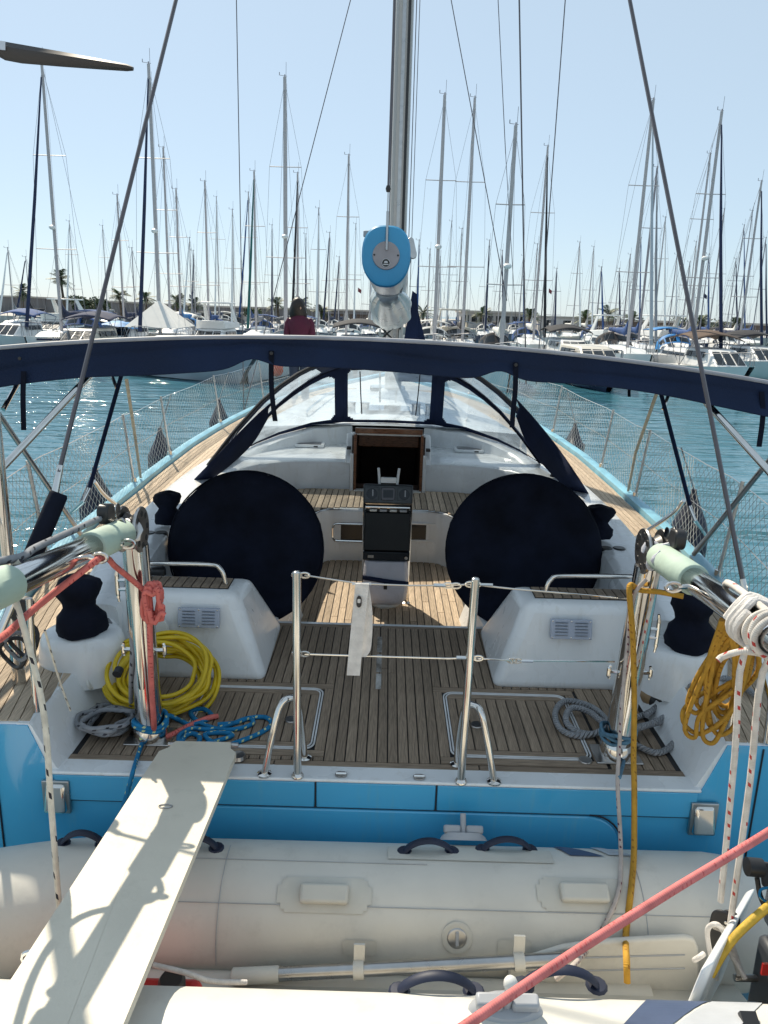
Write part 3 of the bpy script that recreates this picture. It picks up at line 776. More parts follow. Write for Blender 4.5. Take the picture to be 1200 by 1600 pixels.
# grey cloth pouch hung under the panel
pr = []
for z_, w2, yo, yi in ((1.455, .150, 5.155, 5.27), (1.36, .160, 5.12, 5.27), (1.25, .158, 5.105, 5.27), (1.18, .15, 5.115, 5.26), (1.135, .12, 5.15, 5.24)):
    pr.append([Vector((pc.x + a * w2, lerp(yo, yi, b) + .006 * math.sin(a * 5 + z_ * 9), z_)) for a, b in ((-1, .3), (-.85, .06), (-.4, 0), (.4, 0), (.85, .06), (1, .3), (1, 1), (-1, 1))])
pch = MB().loft(pr).build('pouch', pouch, ped, 70, bevel=.004)
MB().loft([[Vector((pc.x + a * .163, 5.118 - .012 * (1 - abs(a)) , z_ - .02 * a)) for a in (-1, -.5, 0, .5, 1)] for z_ in (1.345, 1.312)], ring_closed=False, cap=False).build('pouch_band', navy, pch, solid=.004)
MB().box(pc.x - .012, pc.x + .012, 5.098, 5.112, 1.27, 1.315).build('pouch_buckle', black, pch)
MB().lathe([(.11, 0), (.12, .03), (.10, .05), (.001, .05)], (pc.x, 5.27, 1.09), seg=24).build('pedestal_base', gel_old, ped)

# ------------------------------------------------------------------ gate posts, wire lifelines, hoops
def post(base, top, name='gate_post', r=.0165):
    o = MB().tube([base, top], r, 14).build(name, steel, yacht)
    MB().ell(top, r, r, r * .5, 12, 5).build('post_cap', steel, o)
    MB().lathe([(.026, 0), (.026, .006), (.022, .012), (r + .002, .018)], base, seg=18).build('post_foot', steel, o)
    return o
bl, br = A(465, 1213, 1.304), A(720, 1222, 1.304)
tl, t_r = B(463, 895, bl.y), B(743, 905, br.y)
tl.x = lerp(tl.x, bl.x, .2); 
post(bl, tl); post(br, t_r)
def hoop(pts): 
    o = MB().tube(smooth(pts, 6), .0145, 12).build('stern_hoop', steel, yacht)
    for q in (pts[0], pts[-1]): MB().lathe([(.03, 0), (.03, .006), (.018, .012)], q, seg=16).build('hoop_foot', steel, o)
b0, b1 = A(413, 1210, 1.304), A(476, 1185, 1.304)
hoop([b0, B(425, 1150, b0.y + .01), B(437, 1105, b0.y + .04), B(452, 1091, b0.y + .06), B(466, 1098, b1.y - .03), B(472, 1140, b1.y), b1])
b0, b1 = A(772, 1222, 1.304), A(714, 1195, 1.304)
hoop([b0, B(762, 1160, b0.y + .01), B(752, 1115, b0.y + .03), B(740, 1102, b0.y + .06), B(726, 1106, b1.y - .03), B(717, 1150, b1.y), b1])
def wire(name, pts, r=.003, mt=steel): return MB().tube(pts, r, 6).build(name, mt, yacht)
def eye(p, r=.014, ax=(0, 1, 0), t=.0035, name='wire_eye', par=None):
    q = Vector((0, 0, 1)).rotation_difference(Vector(ax).normalized())
    return MB().tube([Vector(p) + q @ Vector((r * 1.35 * math.cos(a), r * .8 * math.sin(a), 0)) for a in (2 * math.pi * k / 14 for k in range(14))], t, 6, closed=True).build(name, steel, par or yacht)
l_top = [B(476, 899, bl.y), B(560, 912, 2.78), B(640, 915, 2.78), B(700, 915, br.y), B(735, 913, br.y), B(800, 920, 2.85), B(985, 936, 3.02)]
l_mid = [B(476, 1022, bl.y), B(600, 1026, 2.78), B(700, 1029, br.y), B(735, 1028, br.y), B(800, 1032, 2.85), B(960, 1034, 3.02)]
for nm, l in (('upper_lifeline', l_top), ('lower_lifeline', l_mid)):
    o = wire(nm, l, .0034)
    for p in (l[0] - X * .03, l[0], l[3] - X * .0, l[3] + X * .03, l[4], l[4] + X * .02): eye(p, .014, (0, 1, .2), .004, 'wire_eye', o)
    MB().tube([l[3] - X * .055, l[3] - X * .01], .0075, 8).build('turnbuckle', steel, o)
    MB().tube([l[4] + X * .035, l[4] + X * .085], .006, 8).build('turnbuckle', steel, o)
# white webbing strap hung over the upper wire
def ribbon(pts, w_, axis=X, th=.003):
    return [[p - axis * w_ / 2 - Y * th, p + axis * w_ / 2 - Y * th, p + axis * w_ / 2 + Y * th, p - axis * w_ / 2 + Y * th] for p in pts]
sb = MB()
ya = 2.765
sb.loft(ribbon(smooth([B(566, 912, ya), B(562, 950, ya), B(557, 1000, ya - .004), B(552, 1055, ya - .006)], 5), .052))
sb.loft(ribbon(smooth([B(566, 912, ya + .018), B(572, 960, ya + .024), B(570, 1010, ya + .02), B(562, 1026, ya + .01)], 5), .05))
sb.loft([[B(550, 914, ya), B(580, 914, ya), B(580, 914, ya + .02), B(550, 914, ya + .02)], [B(550, 910, ya + .006), B(580, 910, ya + .006), B(580, 910, ya + .014), B(550, 910, ya + .014)]])
st = sb.build('webbing_strap', clothw, None, 60)
tag(st, 'white webbing strap with a small black badge hanging over the upper gate wire', 'strap')
cb_ = B(561, 940, ya - .008)
MB().prism([(a * .55, b) for a, b in rrect(.036, .046, .016)], cb_, X, Z, (0, -.003, 0)).build('black_badge', black, st)
MB().prism([(a * .55, b) for a, b in rrect(.022, .016, .005)], cb_ + Vector((0, -.0035, .004)), X, Z, (0, -.0015, 0)).build('badge_centre', clothw, st)

# ------------------------------------------------------------------ davits
PERF = []
def davit(sx):
    if sx < 0: base, top, tail = A(236, 1150, 1.31), Vector((-1.02, 3.02, 2.20)), Vector((-1.065, 1.62, 2.43))
    else: base, top, tail = A(962, 1178, 1.31), Vector((1.095, 3.02, 2.17)), Vector((1.06, 1.62, 2.36))
    head = top + Vector((0, -.03, .075))
    pts = [base, lerp(base, top, .3), lerp(base, top, .7), top]
    o = MB().tube(pts, [.058, .056, .054, .052], 20, flat=1.15, up=(0, 1, 0)).build('davit', steel, yacht)
    MB().box(base.x - .1, base.x + .1, base.y - .075, base.y + .075, 1.303, 1.312).build('base_plate', steel_d, o, bevel=.003)
    MB().lathe([(.075, 0), (.072, .05), (.062, .07)], base, seg=20).build('base_collar', steel, o)
    # rope slot
    sp_ = lerp(base, top, .38) + Vector((0, -.062, 0))
    MB().prism(rrect(.026, .16, .012), sp_, X, Z, (0, .012, 0)).build('rope_slot', black, o)
    # pivot head: two perforated cheek plates round a sheave
    for q in (-.036, .036):
        ch = MB().lathe([(.001, .006), (.092, .006), (.095, 0), (.092, -.006), (.001, -.006)], head + X * q, X, 28).build('sheave_cheek', steel_d, o)
        for k in range(8):
            a = 2 * math.pi * k / 8
            MB().lathe([(.001, .0085), (.013, .008), (.014, 0)], head + X * q + Vector((0, math.cos(a), math.sin(a))) * .066, X * (1 if q > 0 else -1), 10).build('cheek_hole', black, o)
    MB().lathe([(.07, -.022), (.055, 0), (.07, .022)], head, X, 24).build('sheave', black, o)
    ad = (tail - head).normalized()
    a0 = head + ad * .10
    side = ad.cross(Z).normalized()
    def seg(t0, t1, r_, nm, mt_, b=.0): return MB().tube([a0 + ad * t0, a0 + ad * (t0 + .004), a0 + ad * (t1 - .004), a0 + ad * t1], [r_ - .004, r_, r_, r_ - .004], 20).build(nm, mt_, o, 50)
    arm = seg(0, 1.42, .045, 'davit_arm', steel)
    seg(.0, .30 if sx < 0 else .36, .056, 'arm_padding', mint)
    if sx < 0: seg(.86, 1.3, .056, 'arm_padding', mint)
    MB().tube([head, a0 + ad * .1], .03, 12).build('arm_root', steel, o)
    # cleats
    for t, sd_, ln in ((.80, -1, .075), (.47, -1, .03), (.47, 1, .03)) if sx < 0 else ((.66, 1, .085), (.45, -1, .03), (.45, 1, .03)):
        c = lerp(base, top, t) + X * sd_ * .085
        cl = MB().tube(smooth([c - Z * ln, c - Z * ln * .5 + X * sd_ * .004, c + Z * ln * .5 + X * sd_ * .004, c + Z * ln], 4), [.006] * 3 + [.009] * 7 + [.006] * 3, 8).build('horn_cleat', steel, o)
        for q in (-.02, .02):
            if ln > .05: MB().tube([c + Z * q, c + Z * q - X * sd_ * .045], .008, 8).build('cleat_leg', steel, o)
        if ln < .05: MB().tube([c, c - X * sd_ * .045], .009, 8).build('cleat_leg', steel, o)
    # eye bolts
    for t, d_ in ((.42, .065), (.16, .065)):
        c = a0 + ad * t + (X * (.062) if sx < 0 else X * (-.075)) - Z * .012
        if sx > 0 and t < .3: continue
        MB().tube([a0 + ad * t, c], .009, 8).build('eye_bolt', steel, o)
        eye(c + (X * .016 if sx < 0 else X * -.016), .019, ad, .0065, 'bolt_ring', o)
    wr = [head + ad * (.02 + .012 * k) + (side * math.cos(k * .9) + side.cross(ad).normalized() * math.sin(k * .9)) * (.045 + .012 * math.sin(k * 2.3)) for k in range(16)]
    MB().tube(smooth(wr, 3), [.012 + .007 * math.sin(q * 1.7) ** 2 for q in range(len(smooth(wr, 3)))], 7, flat=.5).build('tape_wrap', pouch if sx > 0 else steel_d, o, 50)
    # cheek block on top of the pivot with its cover
    bp0 = a0 + ad * .05 + Z * .085 + X * sx * .04
    bk = MB().prism(rrect(.085, .08, .03), bp0 - X * .022, ad, Z, X * .044).build('cheek_block', black, o, bevel=.008)
    MB().lathe([(.03, -.012), (.022, 0), (.03, .012)], bp0 + ad * -.09 + Z * .0, X, 16).build('turning_sheave', steel, o)
    return base, top, head, a0, ad
dvL = davit(-1)
dvR = davit(1)

# ------------------------------------------------------------------ guard rails with net
STY = [4.75, 7.0, 8.25, 10.4, 12.4, 14.2]
NET_Y = [3.0 + .01 * k for k in range(0, 1250)]
def rail_top(sx, y): return Vector((sx * (hb(y) + .05), y, zs(y) + .69))
def rail_bot(sx, y): return Vector((sx * (hb(y) - .02), y, zs(y) + .07))
for sx in (-1, 1):
    for i, y in enumerate(STY + ([3.55])):
        o = MB().tube([rail_bot(sx, y), rail_top(sx, y)], .0125, 10).build('stanchion', steel_d, yacht)
        MB().lathe([(.026, -.02), (.026, .03), (.015, .035)], rail_bot(sx, y), seg=12).build('stanchion_base', steel, o)
    ysr = [3.0 + .5 * k for k in range(25)]
    def sagp(y, f, s_):
        seg_ = sorted(STY + [3.0, 15.5]); a = max([q for q in seg_ if q <= y] or [3.0]); b = min([q for q in seg_ if q > y] or [15.6])
        t = (y - a) / (b - a)
        return lerp(rail_bot(s_, y), rail_top(s_, y), f) - Z * .03 * 4 * t * (1 - t)
    wire('guard_wire', [sagp(y, .985, sx) for y in ysr], .0032)
    wire('guard_wire', [sagp(y, .5, sx) for y in ysr], .0028)
    nb = MB()
    cell = .085
    y0, y1, Hn = 3.0, 14.8, .62
    def np_(y, z, s_=sx):
        f = min(max(z / Hn, 0), 1)
        return sagp(y, .02 + f * .95, s_) + X * s_ * .012 * math.sin(y * 9 + z * 7) + Z * .008 * math.sin(y * 13) * f
    k = -int(Hn / cell) - 1
    while y0 + k * cell < y1:
        for dr in (1, -1):
            ya_ = y0 + k * cell
            pts = []
            for q in range(9):
                z_ = Hn * q / 8
                yy = ya_ + (z_ if dr > 0 else Hn - z_)
                if y0 <= yy <= y1: pts.append(np_(yy, z_))
            if len(pts) > 1: nb.tube(pts, .0017, 3, cap=False)
        k += 1
    nb.build('guard_net', netm, yacht, 0, kind='stuff')
    # straps lashed to a stanchion
    for f in (0, .6):
        y_ = 7.12 if sx < 0 else 7.15
        MB().loft(ribbon([rail_bot(sx, y_) + X * -sx * .03, lerp(rail_bot(sx, y_), rail_top(sx, y_), .6) + X * -sx * .04 + Y * .02 * f, B(197 if sx < 0 else 1026, 592 if sx < 0 else 616, 5.9) + Y * f * .02], .022, Y if False else X)).build('bimini_guy', beige, yacht)

# fenders hung outboard behind the net
navyf = mat('navy_fender_skin', (.012, .018, .045), .55, var=.2, nscale=8)
for sx, y, lab in ((-1, 6.55, 'large navy fender behind the port net, nearest of three'), (-1, 8.6, 'navy fender behind the port net, between the two other fenders'), (-1, 11.0, 'navy fender behind the port net, farthest forward of three'), (1, 6.1, 'navy fender behind the starboard net, beside the steel side rail'), (1, 10.1, 'small navy fender low behind the starboard net, farther forward')):
    b = rail_bot(sx, y); h_ = .17 if sx < 0 else .2
    if sx > 0: h_ = .12 if y > 8 else .22
    prof = [(.02, h_ + .05), (.03, h_), (.07, h_ - .09), (.135, h_ - .22), (.16, -.1), (.155, -.4), (.1, -.52), (.02, -.56)]
    o = MB().lathe(prof, b + X * sx * .20, seg=18, sx=.9, sy=1.25).build('fender', navyf, None, 60)
    tag(o, lab, 'fender', 'navy fenders hung outside the guard nets')
    MB().tube([b + X * sx * .2 + Z * (h_ + .04), lerp(rail_bot(sx, y + .05), rail_top(sx, y + .05), .97)], .006, 6).build('fender_line', r_grey, o)

# quarter rails and bimini legs (stainless tube)
def tube_part(name, pts, r, mt_=steel, n=5): return MB().tube(smooth(pts, n) if n > 1 else pts, r, 12).build(name, mt_, yacht)
for sx in (-1, 1):
    q0 = Vector((sx * 1.78, 2.80, 1.5))
    tube_part('pushpit_rail', [q0 + Z * .68 + X * -sx * .22, q0 + Z * .68, Vector((sx * 1.93, 3.3, 2.19)), Vector((sx * 2.05, 3.62, 2.19))], .0145)
    tube_part('pushpit_rail', [q0 + Z * .36 + X * -sx * .22, q0 + Z * .36, Vector((sx * 1.93, 3.3, 1.86)), Vector((sx * 2.05, 3.62, 1.86))], .011)
    tube_part('pushpit_post', [q0 + X * -sx * .20, q0 + X * -sx * .22 + Z * .68], .0145, n=1)
    tube_part('pushpit_post', [q0 + X * sx * .03, q0 + X * sx * .0 + Z * .68], .0145, n=1)
tube_part('quarter_post', [A(57, 1112, 1.505), B(45, 935, A(57, 1112, 1.505).y)], .014, n=1)
tube_part('quarter_post', [A(1140, 1145, 1.505), B(1170, 960, A(1140, 1145, 1.505).y)], .014, n=1)
tube_part('side_brace', [A(205, 806, 1.56), B(165, 775, 5.4), B(147, 752, 5.2)], .014)
tube_part('side_brace', [A(982, 848, 1.56), B(1050, 803, 5.3), B(1068, 782, 5.2)], .014)
# ------------------------------------------------------------------ bimini
BY0, BY1, BW = 3.80, 6.25, 2.2
def bz(x, y): return 3.018 - .017 * x - .034 * x * x + .012 * math.sin(math.pi * (y - BY0) / (BY1 - BY0)) - .042 * (y - BY0)
bim = MB().grid(lambda u, v: Vector((lerp(-BW, BW, u), lerp(BY0, BY1, v), bz(lerp(-BW, BW, u), lerp(BY0, BY1, v)) - .012 * abs(math.sin(v * math.pi * 3)))), 48, 24).build('bimini', navy_b, yacht, 80, solid=.004)
def val(u, v):
    x = lerp(-BW, BW, u)
    dep = .142 - .006 * x + .06 * max(0, -x - 1.45) + .012 * math.sin(x * 4.1) + .02 * (abs(x) / BW) ** 2 + .045 * math.exp(-((abs(x + .06) - .60) / .09) ** 2) * -1
    r1 = .016 * math.sin(x * 7 + 2 * math.sin(x * 2.3)) + .006 * math.sin(x * 23) + .012 * math.exp(-((v - .45 - .18 * math.sin(x * 2.1)) / .10) ** 2) * (.4 + .6 * math.sin(x * 3.1 + 1) ** 2) / max(v, .2)
    return Vector((x, BY0 - .006 + r1 * v * (1.2 - v * .3) + .012 * math.sin(v * 3.1) - .02 * v, bz(x, BY0) + .002 - dep * v))
vl = MB().grid(val, 160, 18).build('aft_valance', navy_b, bim, 80, solid=.003)
MB().tube([Vector((x / 20 * BW, BY0 - .004, bz(x / 20 * BW, BY0) + .008)) for x in range(-20, 21)], .011, 8).build('sheen_hem', mat('pale_sheen_hem', (.36, .37, .41), .6), bim)  # pale edge tube: sunlit sheen of the navy canvas put into its colour
for sx in (-1, 1):
    MB().grid(lambda u, v: Vector((sx * (BW + .004 + .01 * math.sin(u * 20) * v), lerp(BY0, BY1, u), bz(BW, lerp(BY0, BY1, u)) - .09 * v)), 40, 4).build('side_valance', navy_b, bim, 80, solid=.003)
for y in (3.88, 5.05, 6.18):
    MB().tube([Vector((x / 20 * (BW - .02), y, bz(x / 20 * BW, y) - .035)) for x in range(-20, 21)], .0145, 10).build('bimini_bow', steel, bim)
# legs running aft and down to the quarters, forward struts
for p in ([B(150, 575, 3.92), B(135, 592, 3.86), B(0, 735, 3.4), B(-95, 838, 3.12)], [B(1092, 612, 3.92), B(1106, 632, 3.86), B(1200, 735, 3.4), B(1290, 838, 3.12)]):
    MB().tube(p, .0165, 12).build('bimini_leg', steel, bim)
for p in ([B(-45, 592, 3.9), B(0, 650, 4.0), B(133, 845, 4.75)], [B(1300, 600, 3.7), B(1200, 722, 3.95), B(1084, 866, 4.6)]):
    MB().tube(p, .0145, 12).build('bimini_leg', steel_d, bim)
for p, q in (([B(190, 585, 5.2), B(140, 762, 5.0)], [B(140, 762, 5.0), B(132, 782, 4.95), A(105, 806, 1.66)]), ([B(1032, 612, 5.2), B(1078, 790, 5.0)], [B(1078, 790, 5.0), B(1085, 812, 4.95), A(1103, 838, 1.62)])):
    MB().tube(p, .014, 10).build('bimini_strut', navy, bim)
    MB().tube(q, .013, 10).build('strut_foot', steel, bim)
for p in ([B(172, 580, 5.25), B(182, 606, 5.2)], [B(1048, 608, 5.25), B(1036, 640, 5.2)], [B(5, 640, 3.9), B(35, 585, 4.1)]): MB().tube(p, .012, 8).build('strut_link', steel, bim)
def strap(pts, w_=.024): return MB().loft(ribbon(smooth(pts, 4), w_)).build('hanging_strap', navy_k, bim)
strap([B(424, 548, BY0 - .015), B(424, 600, BY0 - .02), B(427, 635, BY0 - .015), B(430, 658, BY0)])
strap([B(806, 566, BY0 - .015), B(805, 610, BY0 - .02), B(802, 640, BY0 - .015), B(800, 668, BY0)])
strap([B(37, 580, 3.78), B(36, 620, 3.77), B(37, 672, 3.78)])
strap([B(1190, 612, 3.78), B(1192, 650, 3.77), B(1186, 698, 3.78)])
strap([B(983, 600, 5.3), B(983, 620, 5.3)], .02)
for px, py in ((424, 552), (806, 570), (31, 560)): 
    p = B(px, py, BY0 - .03); MB().lathe([(.001, .006), (.008, .005), (.009, 0)], p, (0, -1, 0), 10).build('press_stud', black, bim)

# ------------------------------------------------------------------ sprayhood
def base_c(t):       # t -1..1 round the front
    s_ = math.copysign(1, t); a = abs(t)
    x = interp([(0, 0), (.3, .48), (.5, .80), (.7, 1.10), (.85, 1.28), (1, 1.42)], a)
    y = interp([(0, 8.12), (.3, 8.06), (.5, 7.92), (.7, 7.68), (.85, 7.42), (1, 7.05)], a)
    z = interp([(0, 2.03), (.3, 2.03), (.5, 2.0), (.7, 1.94), (.85, 1.89), (1, 1.84)], a)
    return Vector((s_ * x + .02, y, z))
def top_c(t):
    s_ = math.copysign(1, t); a = abs(t)
    x = interp([(0, 0), (.3, .47), (.5, .78), (.7, 1.06), (.85, 1.25), (1, 1.42)], a)
    y = interp([(0, 7.72), (.3, 7.70), (.5, 7.60), (.7, 7.42), (.85, 7.24), (1, 7.05)], a)
    z = interp([(0, 2.66), (.3, 2.63), (.42, 2.56), (.5, 2.49), (.6, 2.39), (.7, 2.27), (.85, 2.06), (1, 1.84)], a)
    return Vector((s_ * x + .02, y, z))
def rnd_in(u, v, u0, u1, v0, v1, ru, rv):
    if not (u0 <= u <= u1 and v0 <= v <= v1): return False
    du = max(u0 + ru - u, u - (u1 - ru), 0) / ru
    dv = max(v0 + rv - v, v - (v1 - rv), 0) / rv
    return du * du + dv * dv <= 1
def panelled(fn, nu, nv, inside, mf, mw, nmf, nmw, par):
    fr, ws = MB(), {}
    vs = [fn(i / nu, j / nv) for i in range(nu + 1) for j in range(nv + 1)]
    for i in range(nu):
        for j in range(nv):
            k = inside((i + .5) / nu, (j + .5) / nv)
            f = [(i * (nv + 1) + j), ((i + 1) * (nv + 1) + j), ((i + 1) * (nv + 1) + j + 1), (i * (nv + 1) + j + 1)]
            tgt = fr if k is None else ws.setdefault(k, MB())
            tgt.add([vs[q] for q in f], [(0, 1, 2, 3)])
    o = fr.build(nmf, mf, par, 0)
    for k in ws: ws[k].build(nmw, mw, o, 0)
    return o
def fpt(u, v):
    t = u * 2 - 1
    a, b = base_c(t), top_c(t)
    return lerp(a, b, v) + Vector((0, -.03, .02)) * math.sin(math.pi * v)
def ins(u, v):
    t = u * 2 - 1
    if rnd_in(t, v, -.268, .268, .06, .93, .045, .10): return 0
    if rnd_in(abs(t), v, .352, .985, .07, .90, .05, .12): return 1 if t < 0 else 2
    return None
hood = panelled(fpt, 240, 40, ins, navy, film, 'sprayhood', 'hood_window', yacht)
# side strips of film between the two hoops, aft hoop and cloth wings down to the coaming
def hoop_c(t, k):    # k 0 fore, 1 aft
    a = top_c(t)
    f = abs(t)
    b = Vector((a.x * 1.0 + math.copysign(.10 * f, t), a.y - .55 - .12 * f, a.z + .015 + .09 * math.sin(math.pi * min(1, f))))
    return lerp(a, b, k)
def side_in(u, v):
    t = u * 2 - 1
    if rnd_in(abs(t), v, .42, .93, .14, .80, .04, .12): return 1 if t < 0 else 2
    return None
panelled(lambda u, v: hoop_c(u * 2 - 1, v), 200, 20, side_in, navy, film, 'hood_top', 'side_window', hood)
for k, nm in ((0, 'front_hoop'), (1, 'aft_hoop')):
    MB().tube([hoop_c(i / 30, k) + Vector((0, -.006, .008)) for i in range(-30, 31)], .017, 8).build(nm, black if k else navy_k, hood)
for sx in (-1, 1):
    e = [hoop_c(sx * t, 1) for t in (.80, .88, .95, 1.0)]
    foot = [Vector((sx * 1.78, 6.9, 1.66)), Vector((sx * 1.80, 6.4, 1.62)), Vector((sx * 1.80, 5.8, 1.62)), Vector((sx * 1.74, 5.25, 1.66))]
    e2 = [hoop_c(sx * .72, 1), hoop_c(sx * .78, 1), hoop_c(sx * .84, 1), hoop_c(sx * .86, 1)]
    up_ = smooth([hoop_c(sx * .60, 1), hoop_c(sx * .78, 1) + Vector((0, -.08, .02)), hoop_c(sx * .90, 1) + Vector((0, -.2, .03)), Vector((sx * 1.62, 5.95, 1.92)), Vector((sx * 1.70, 5.35, 1.74))], 6)
    lo_ = smooth([hoop_c(sx * .72, 1) + Vector((sx * .08, .02, -.02)), hoop_c(sx * .9, 1) + Vector((sx * .12, 0, -.05)), Vector((sx * 1.76, 6.5, 1.62)), Vector((sx * 1.79, 5.9, 1.56)), Vector((sx * 1.76, 5.35, 1.58))], 6)
    if sx < 0:
        up_ = smooth([B(432, 622, 6.5), B(402, 648, 6.45), B(362, 688, 6.2), B(327, 725, 5.9), A(296, 756, 1.74)], 6)
        lo_ = smooth([B(418, 655, 6.6), B(397, 690, 6.6), B(370, 718, 6.45), B(340, 742, 6.15), A(303, 765, 1.70)], 6)
    else:
        up_ = smooth([B(806, 622, 6.5), B(836, 655, 6.45), B(872, 700, 6.2), B(903, 745, 5.9), A(924, 778, 1.74)], 6)
        lo_ = smooth([B(806, 650, 6.6), B(822, 690, 6.6), B(850, 728, 6.45), B(882, 760, 6.15), A(914, 784, 1.70)], 6)
    MB().loft([[a, lerp(a, b, .5) + X * sx * .03, b] for a, b in zip(up_, lo_)], ring_closed=False, cap=False).build('hood_wing', navy, hood, 80, solid=.004)
    a = hoop_c(sx * .84, 1)
    b = Vector((sx * 1.46, 6.55, 1.83))
    MB().tube(smooth([a, lerp(a, b, .5) + Y * -.02, b], 4), .013, 10).build('hood_bow', steel, hood)
    MB().lathe([(.03, 0), (.03, .01), (.014, .03)], b - Z * .008, seg=12).build('bow_foot', black, hood)
    MB().tube([fpt(.5 + sx * .095, .9) + Y * -.012, fpt(.5 + sx * .092, .5) + Y * -.014, fpt(.5 + sx * .088, .15) + Y * -.012], .006, 5).build('zip_strap', navy_k, hood)
# coaming the hood is clipped to
cr = []
for i in range(-40, 41):
    p = base_c(i / 40)
    q = (Vector((p.x * .94, p.y - .07, p.z - .02)))
    cr.append([Vector((q.x * .98, q.y - .03, 1.80)), Vector((q.x, q.y, p.z - .03)), Vector((p.x, p.y, p.z - .004)), Vector((p.x * 1.02, p.y + .05, p.z - .03)), Vector((p.x * 1.02, p.y + .06, 1.5))])
for half in (cr[:31], cr[-31:]): MB().loft(half, ring_closed=False, cap=True).build('hood_coaming', gel, yacht, 50)
for t in (-.62, .45): MB().tube([base_c(t) + Vector((0, -.075, -.03)), Vector((base_c(t).x * .935, base_c(t).y - .095, 1.83))], .003, 5).build('coaming_seam', rubber, yacht)

# coachroof, hatches and grab rails forward of the hood
def roof_ring(y):
    h = interp([(7.9, 1.45), (9.5, 1.32), (11.5, 1.12), (13, .85), (13.6, .6)], y); z0 = zs(y); z1 = interp([(7.9, 2.0), (9, 1.99), (12, 1.96), (13, 1.90), (13.6, 1.74)], y)
    return [Vector((a * h, y, b)) for a, b in ((-1.04, z0 - .02), (-1.0, z1 - .1), (-.94, z1 - .02), (-.5, z1 + .02), (0, z1 + .03), (.5, z1 + .02), (.94, z1 - .02), (1.0, z1 - .1), (1.04, z0 - .02))]
MB().loft([roof_ring(y) for y in (7.9, 8.6, 9.5, 10.5, 11.5, 12.4, 13, 13.4, 13.6)], ring_closed=False, cap=False).build('coachroof', gel, yacht, 50)
MB().add([(-.6, 13.6, 1.6), (.6, 13.6, 1.6), (.6, 13.6, 1.76), (-.6, 13.6, 1.76)], [(0, 1, 2, 3)]).build('roof_front', gel, yacht)
for y, x in ((9.2, .0), (12.3, 0)):
    h = MB().prism(rrect(.55, .55, .08), (x, y, 2.01 if y < 10 else 1.98), X, Y, (0, 0, .05)).build('roof_hatch', smoke, yacht, bevel=.01)
for sx in (-1, 1): MB().tube(smooth([(sx * .9, 8.7, 2.0), (sx * .9, 8.8, 2.06), (sx * .82, 10.6, 2.05), (sx * .72, 12.1, 2.02), (sx * .72, 12.2, 1.96)], 5), .014, 8).build('roof_grab_rail', steel, yacht)
for x in (-.42, -.26, .34, .5): MB().lathe([(.06, 0), (.05, .05), (.05, .12), (.06, .14), (.001, .14)], (x, 9.0, 2.0), seg=14).build('halyard_winch', steel_d, yacht)

# ------------------------------------------------------------------ mast, boom, standing rigging
MX, MYY = .075, 10.9
mast = MB().loft([[Vector((MX + a * s_, MYY + b * s_, z)) for a, b in ((-.06, -.16), (.06, -.16), (.10, -.11), (.118, 0), (.10, .12), (.05, .17), (-.05, .17), (-.10, .12), (-.118, 0), (-.10, -.11))] for z, s_ in ((1.9, 1), (16, 1), (21.5, .9))]).build('mast', mastm, yacht, 30)
MB().box(MX + .048, MX + .082, MYY - .178, MYY - .15, 2.4, 21).build('sail_track', black, mast)
MB().box(MX - .022, MX + .022, MYY - .166, MYY - .15, 2.4, 21).build('mast_groove', steel_d, mast)
MB().lathe([(.25, 0), (.22, .10), (.16, .16)], (MX, MYY, 1.97), seg=20).build('mast_collar', gel, mast)
for z in (7.6, 12.0, 16.4):
    for sx in (-1, 1): MB().tube([(MX, MYY, z), (MX + sx * (1.7 - .05 * z), MYY - .25, z + .06)], .035, 8, flat=.5).build('spreader', mastm, mast)
for a, b, r_ in ((-.145, -.14, .006), (.15, -.1, .006), (.19, -.12, .005), (-.12, -.18, .007)):
    MB().tube([(MX + a, MYY + b, 2.4), (MX + a * .9, MYY + b, 21)], r_, 5).build('halyard', linem, mast)
# boom seen end-on, sagging forward to the gooseneck
bA, bF = Vector((-.035, 5.35, 3.515)), Vector((.05, 10.65, 3.27))
def boom_ring(c, w_, h_, ax=X, az_=Z):
    # wide rounded top, narrower rounded keel
    o = []
    for k in range(36):
        a = 2 * math.pi * k / 36
        cx, cz = math.cos(a), math.sin(a)
        x = w_ * math.copysign(abs(cx) ** .72, cx); z = h_ * math.copysign(abs(cz) ** .80, cz)
        if z < 0: x *= 1 - .22 * (z / h_) ** 2
        o.append(c + ax * x + az_ * z)
    return o
bw, bh = .158, .192
boom = MB().loft([boom_ring(lerp(bA, bF, t), bw * lerp(.985, .93, t), bh * lerp(.985, .95, t)) for t in (0.004, .1, .3, .5, .7, .85, 1)]).build('boom', alu, yacht, 40)
cap = MB().loft([boom_ring(bA + Y * .05, bw + .004, bh + .004), boom_ring(bA, bw + .004, bh + .004), boom_ring(bA - Y * .014, bw - .006, bh - .006), boom_ring(bA - Y * .02, bw - .03, bh - .03)]).build('boom_end_cap', mat('light_blue_cap_paint', (.05, .34, .60), .4, var=.05), boom, 30)
pl_ = MB().lathe([(.001, .01), (.086, .01), (.09, .006), (.09, 0)], bA + Vector((0, -.019, .005)), (0, -1, 0), 36).build('round_end_plate', mat('grey_end_plate', (.40, .37, .38), .45, .3), boom)
lc = bA + Vector((0, -.030, -.042))
MB().lathe([(.001, .003), (.026, .003), (.027, 0)], lc, (0, -1, 0), 24).build('badge', black, boom)
wp = mat('badge_white', (.75, .75, .75), .5)
MB().tube([lc + Vector((.0265 * math.cos(a), -.003, .0265 * math.sin(a))) for a in (2 * math.pi * k / 24 for k in range(24))], .0018, 5, closed=True).build('badge_rim', wp, boom)
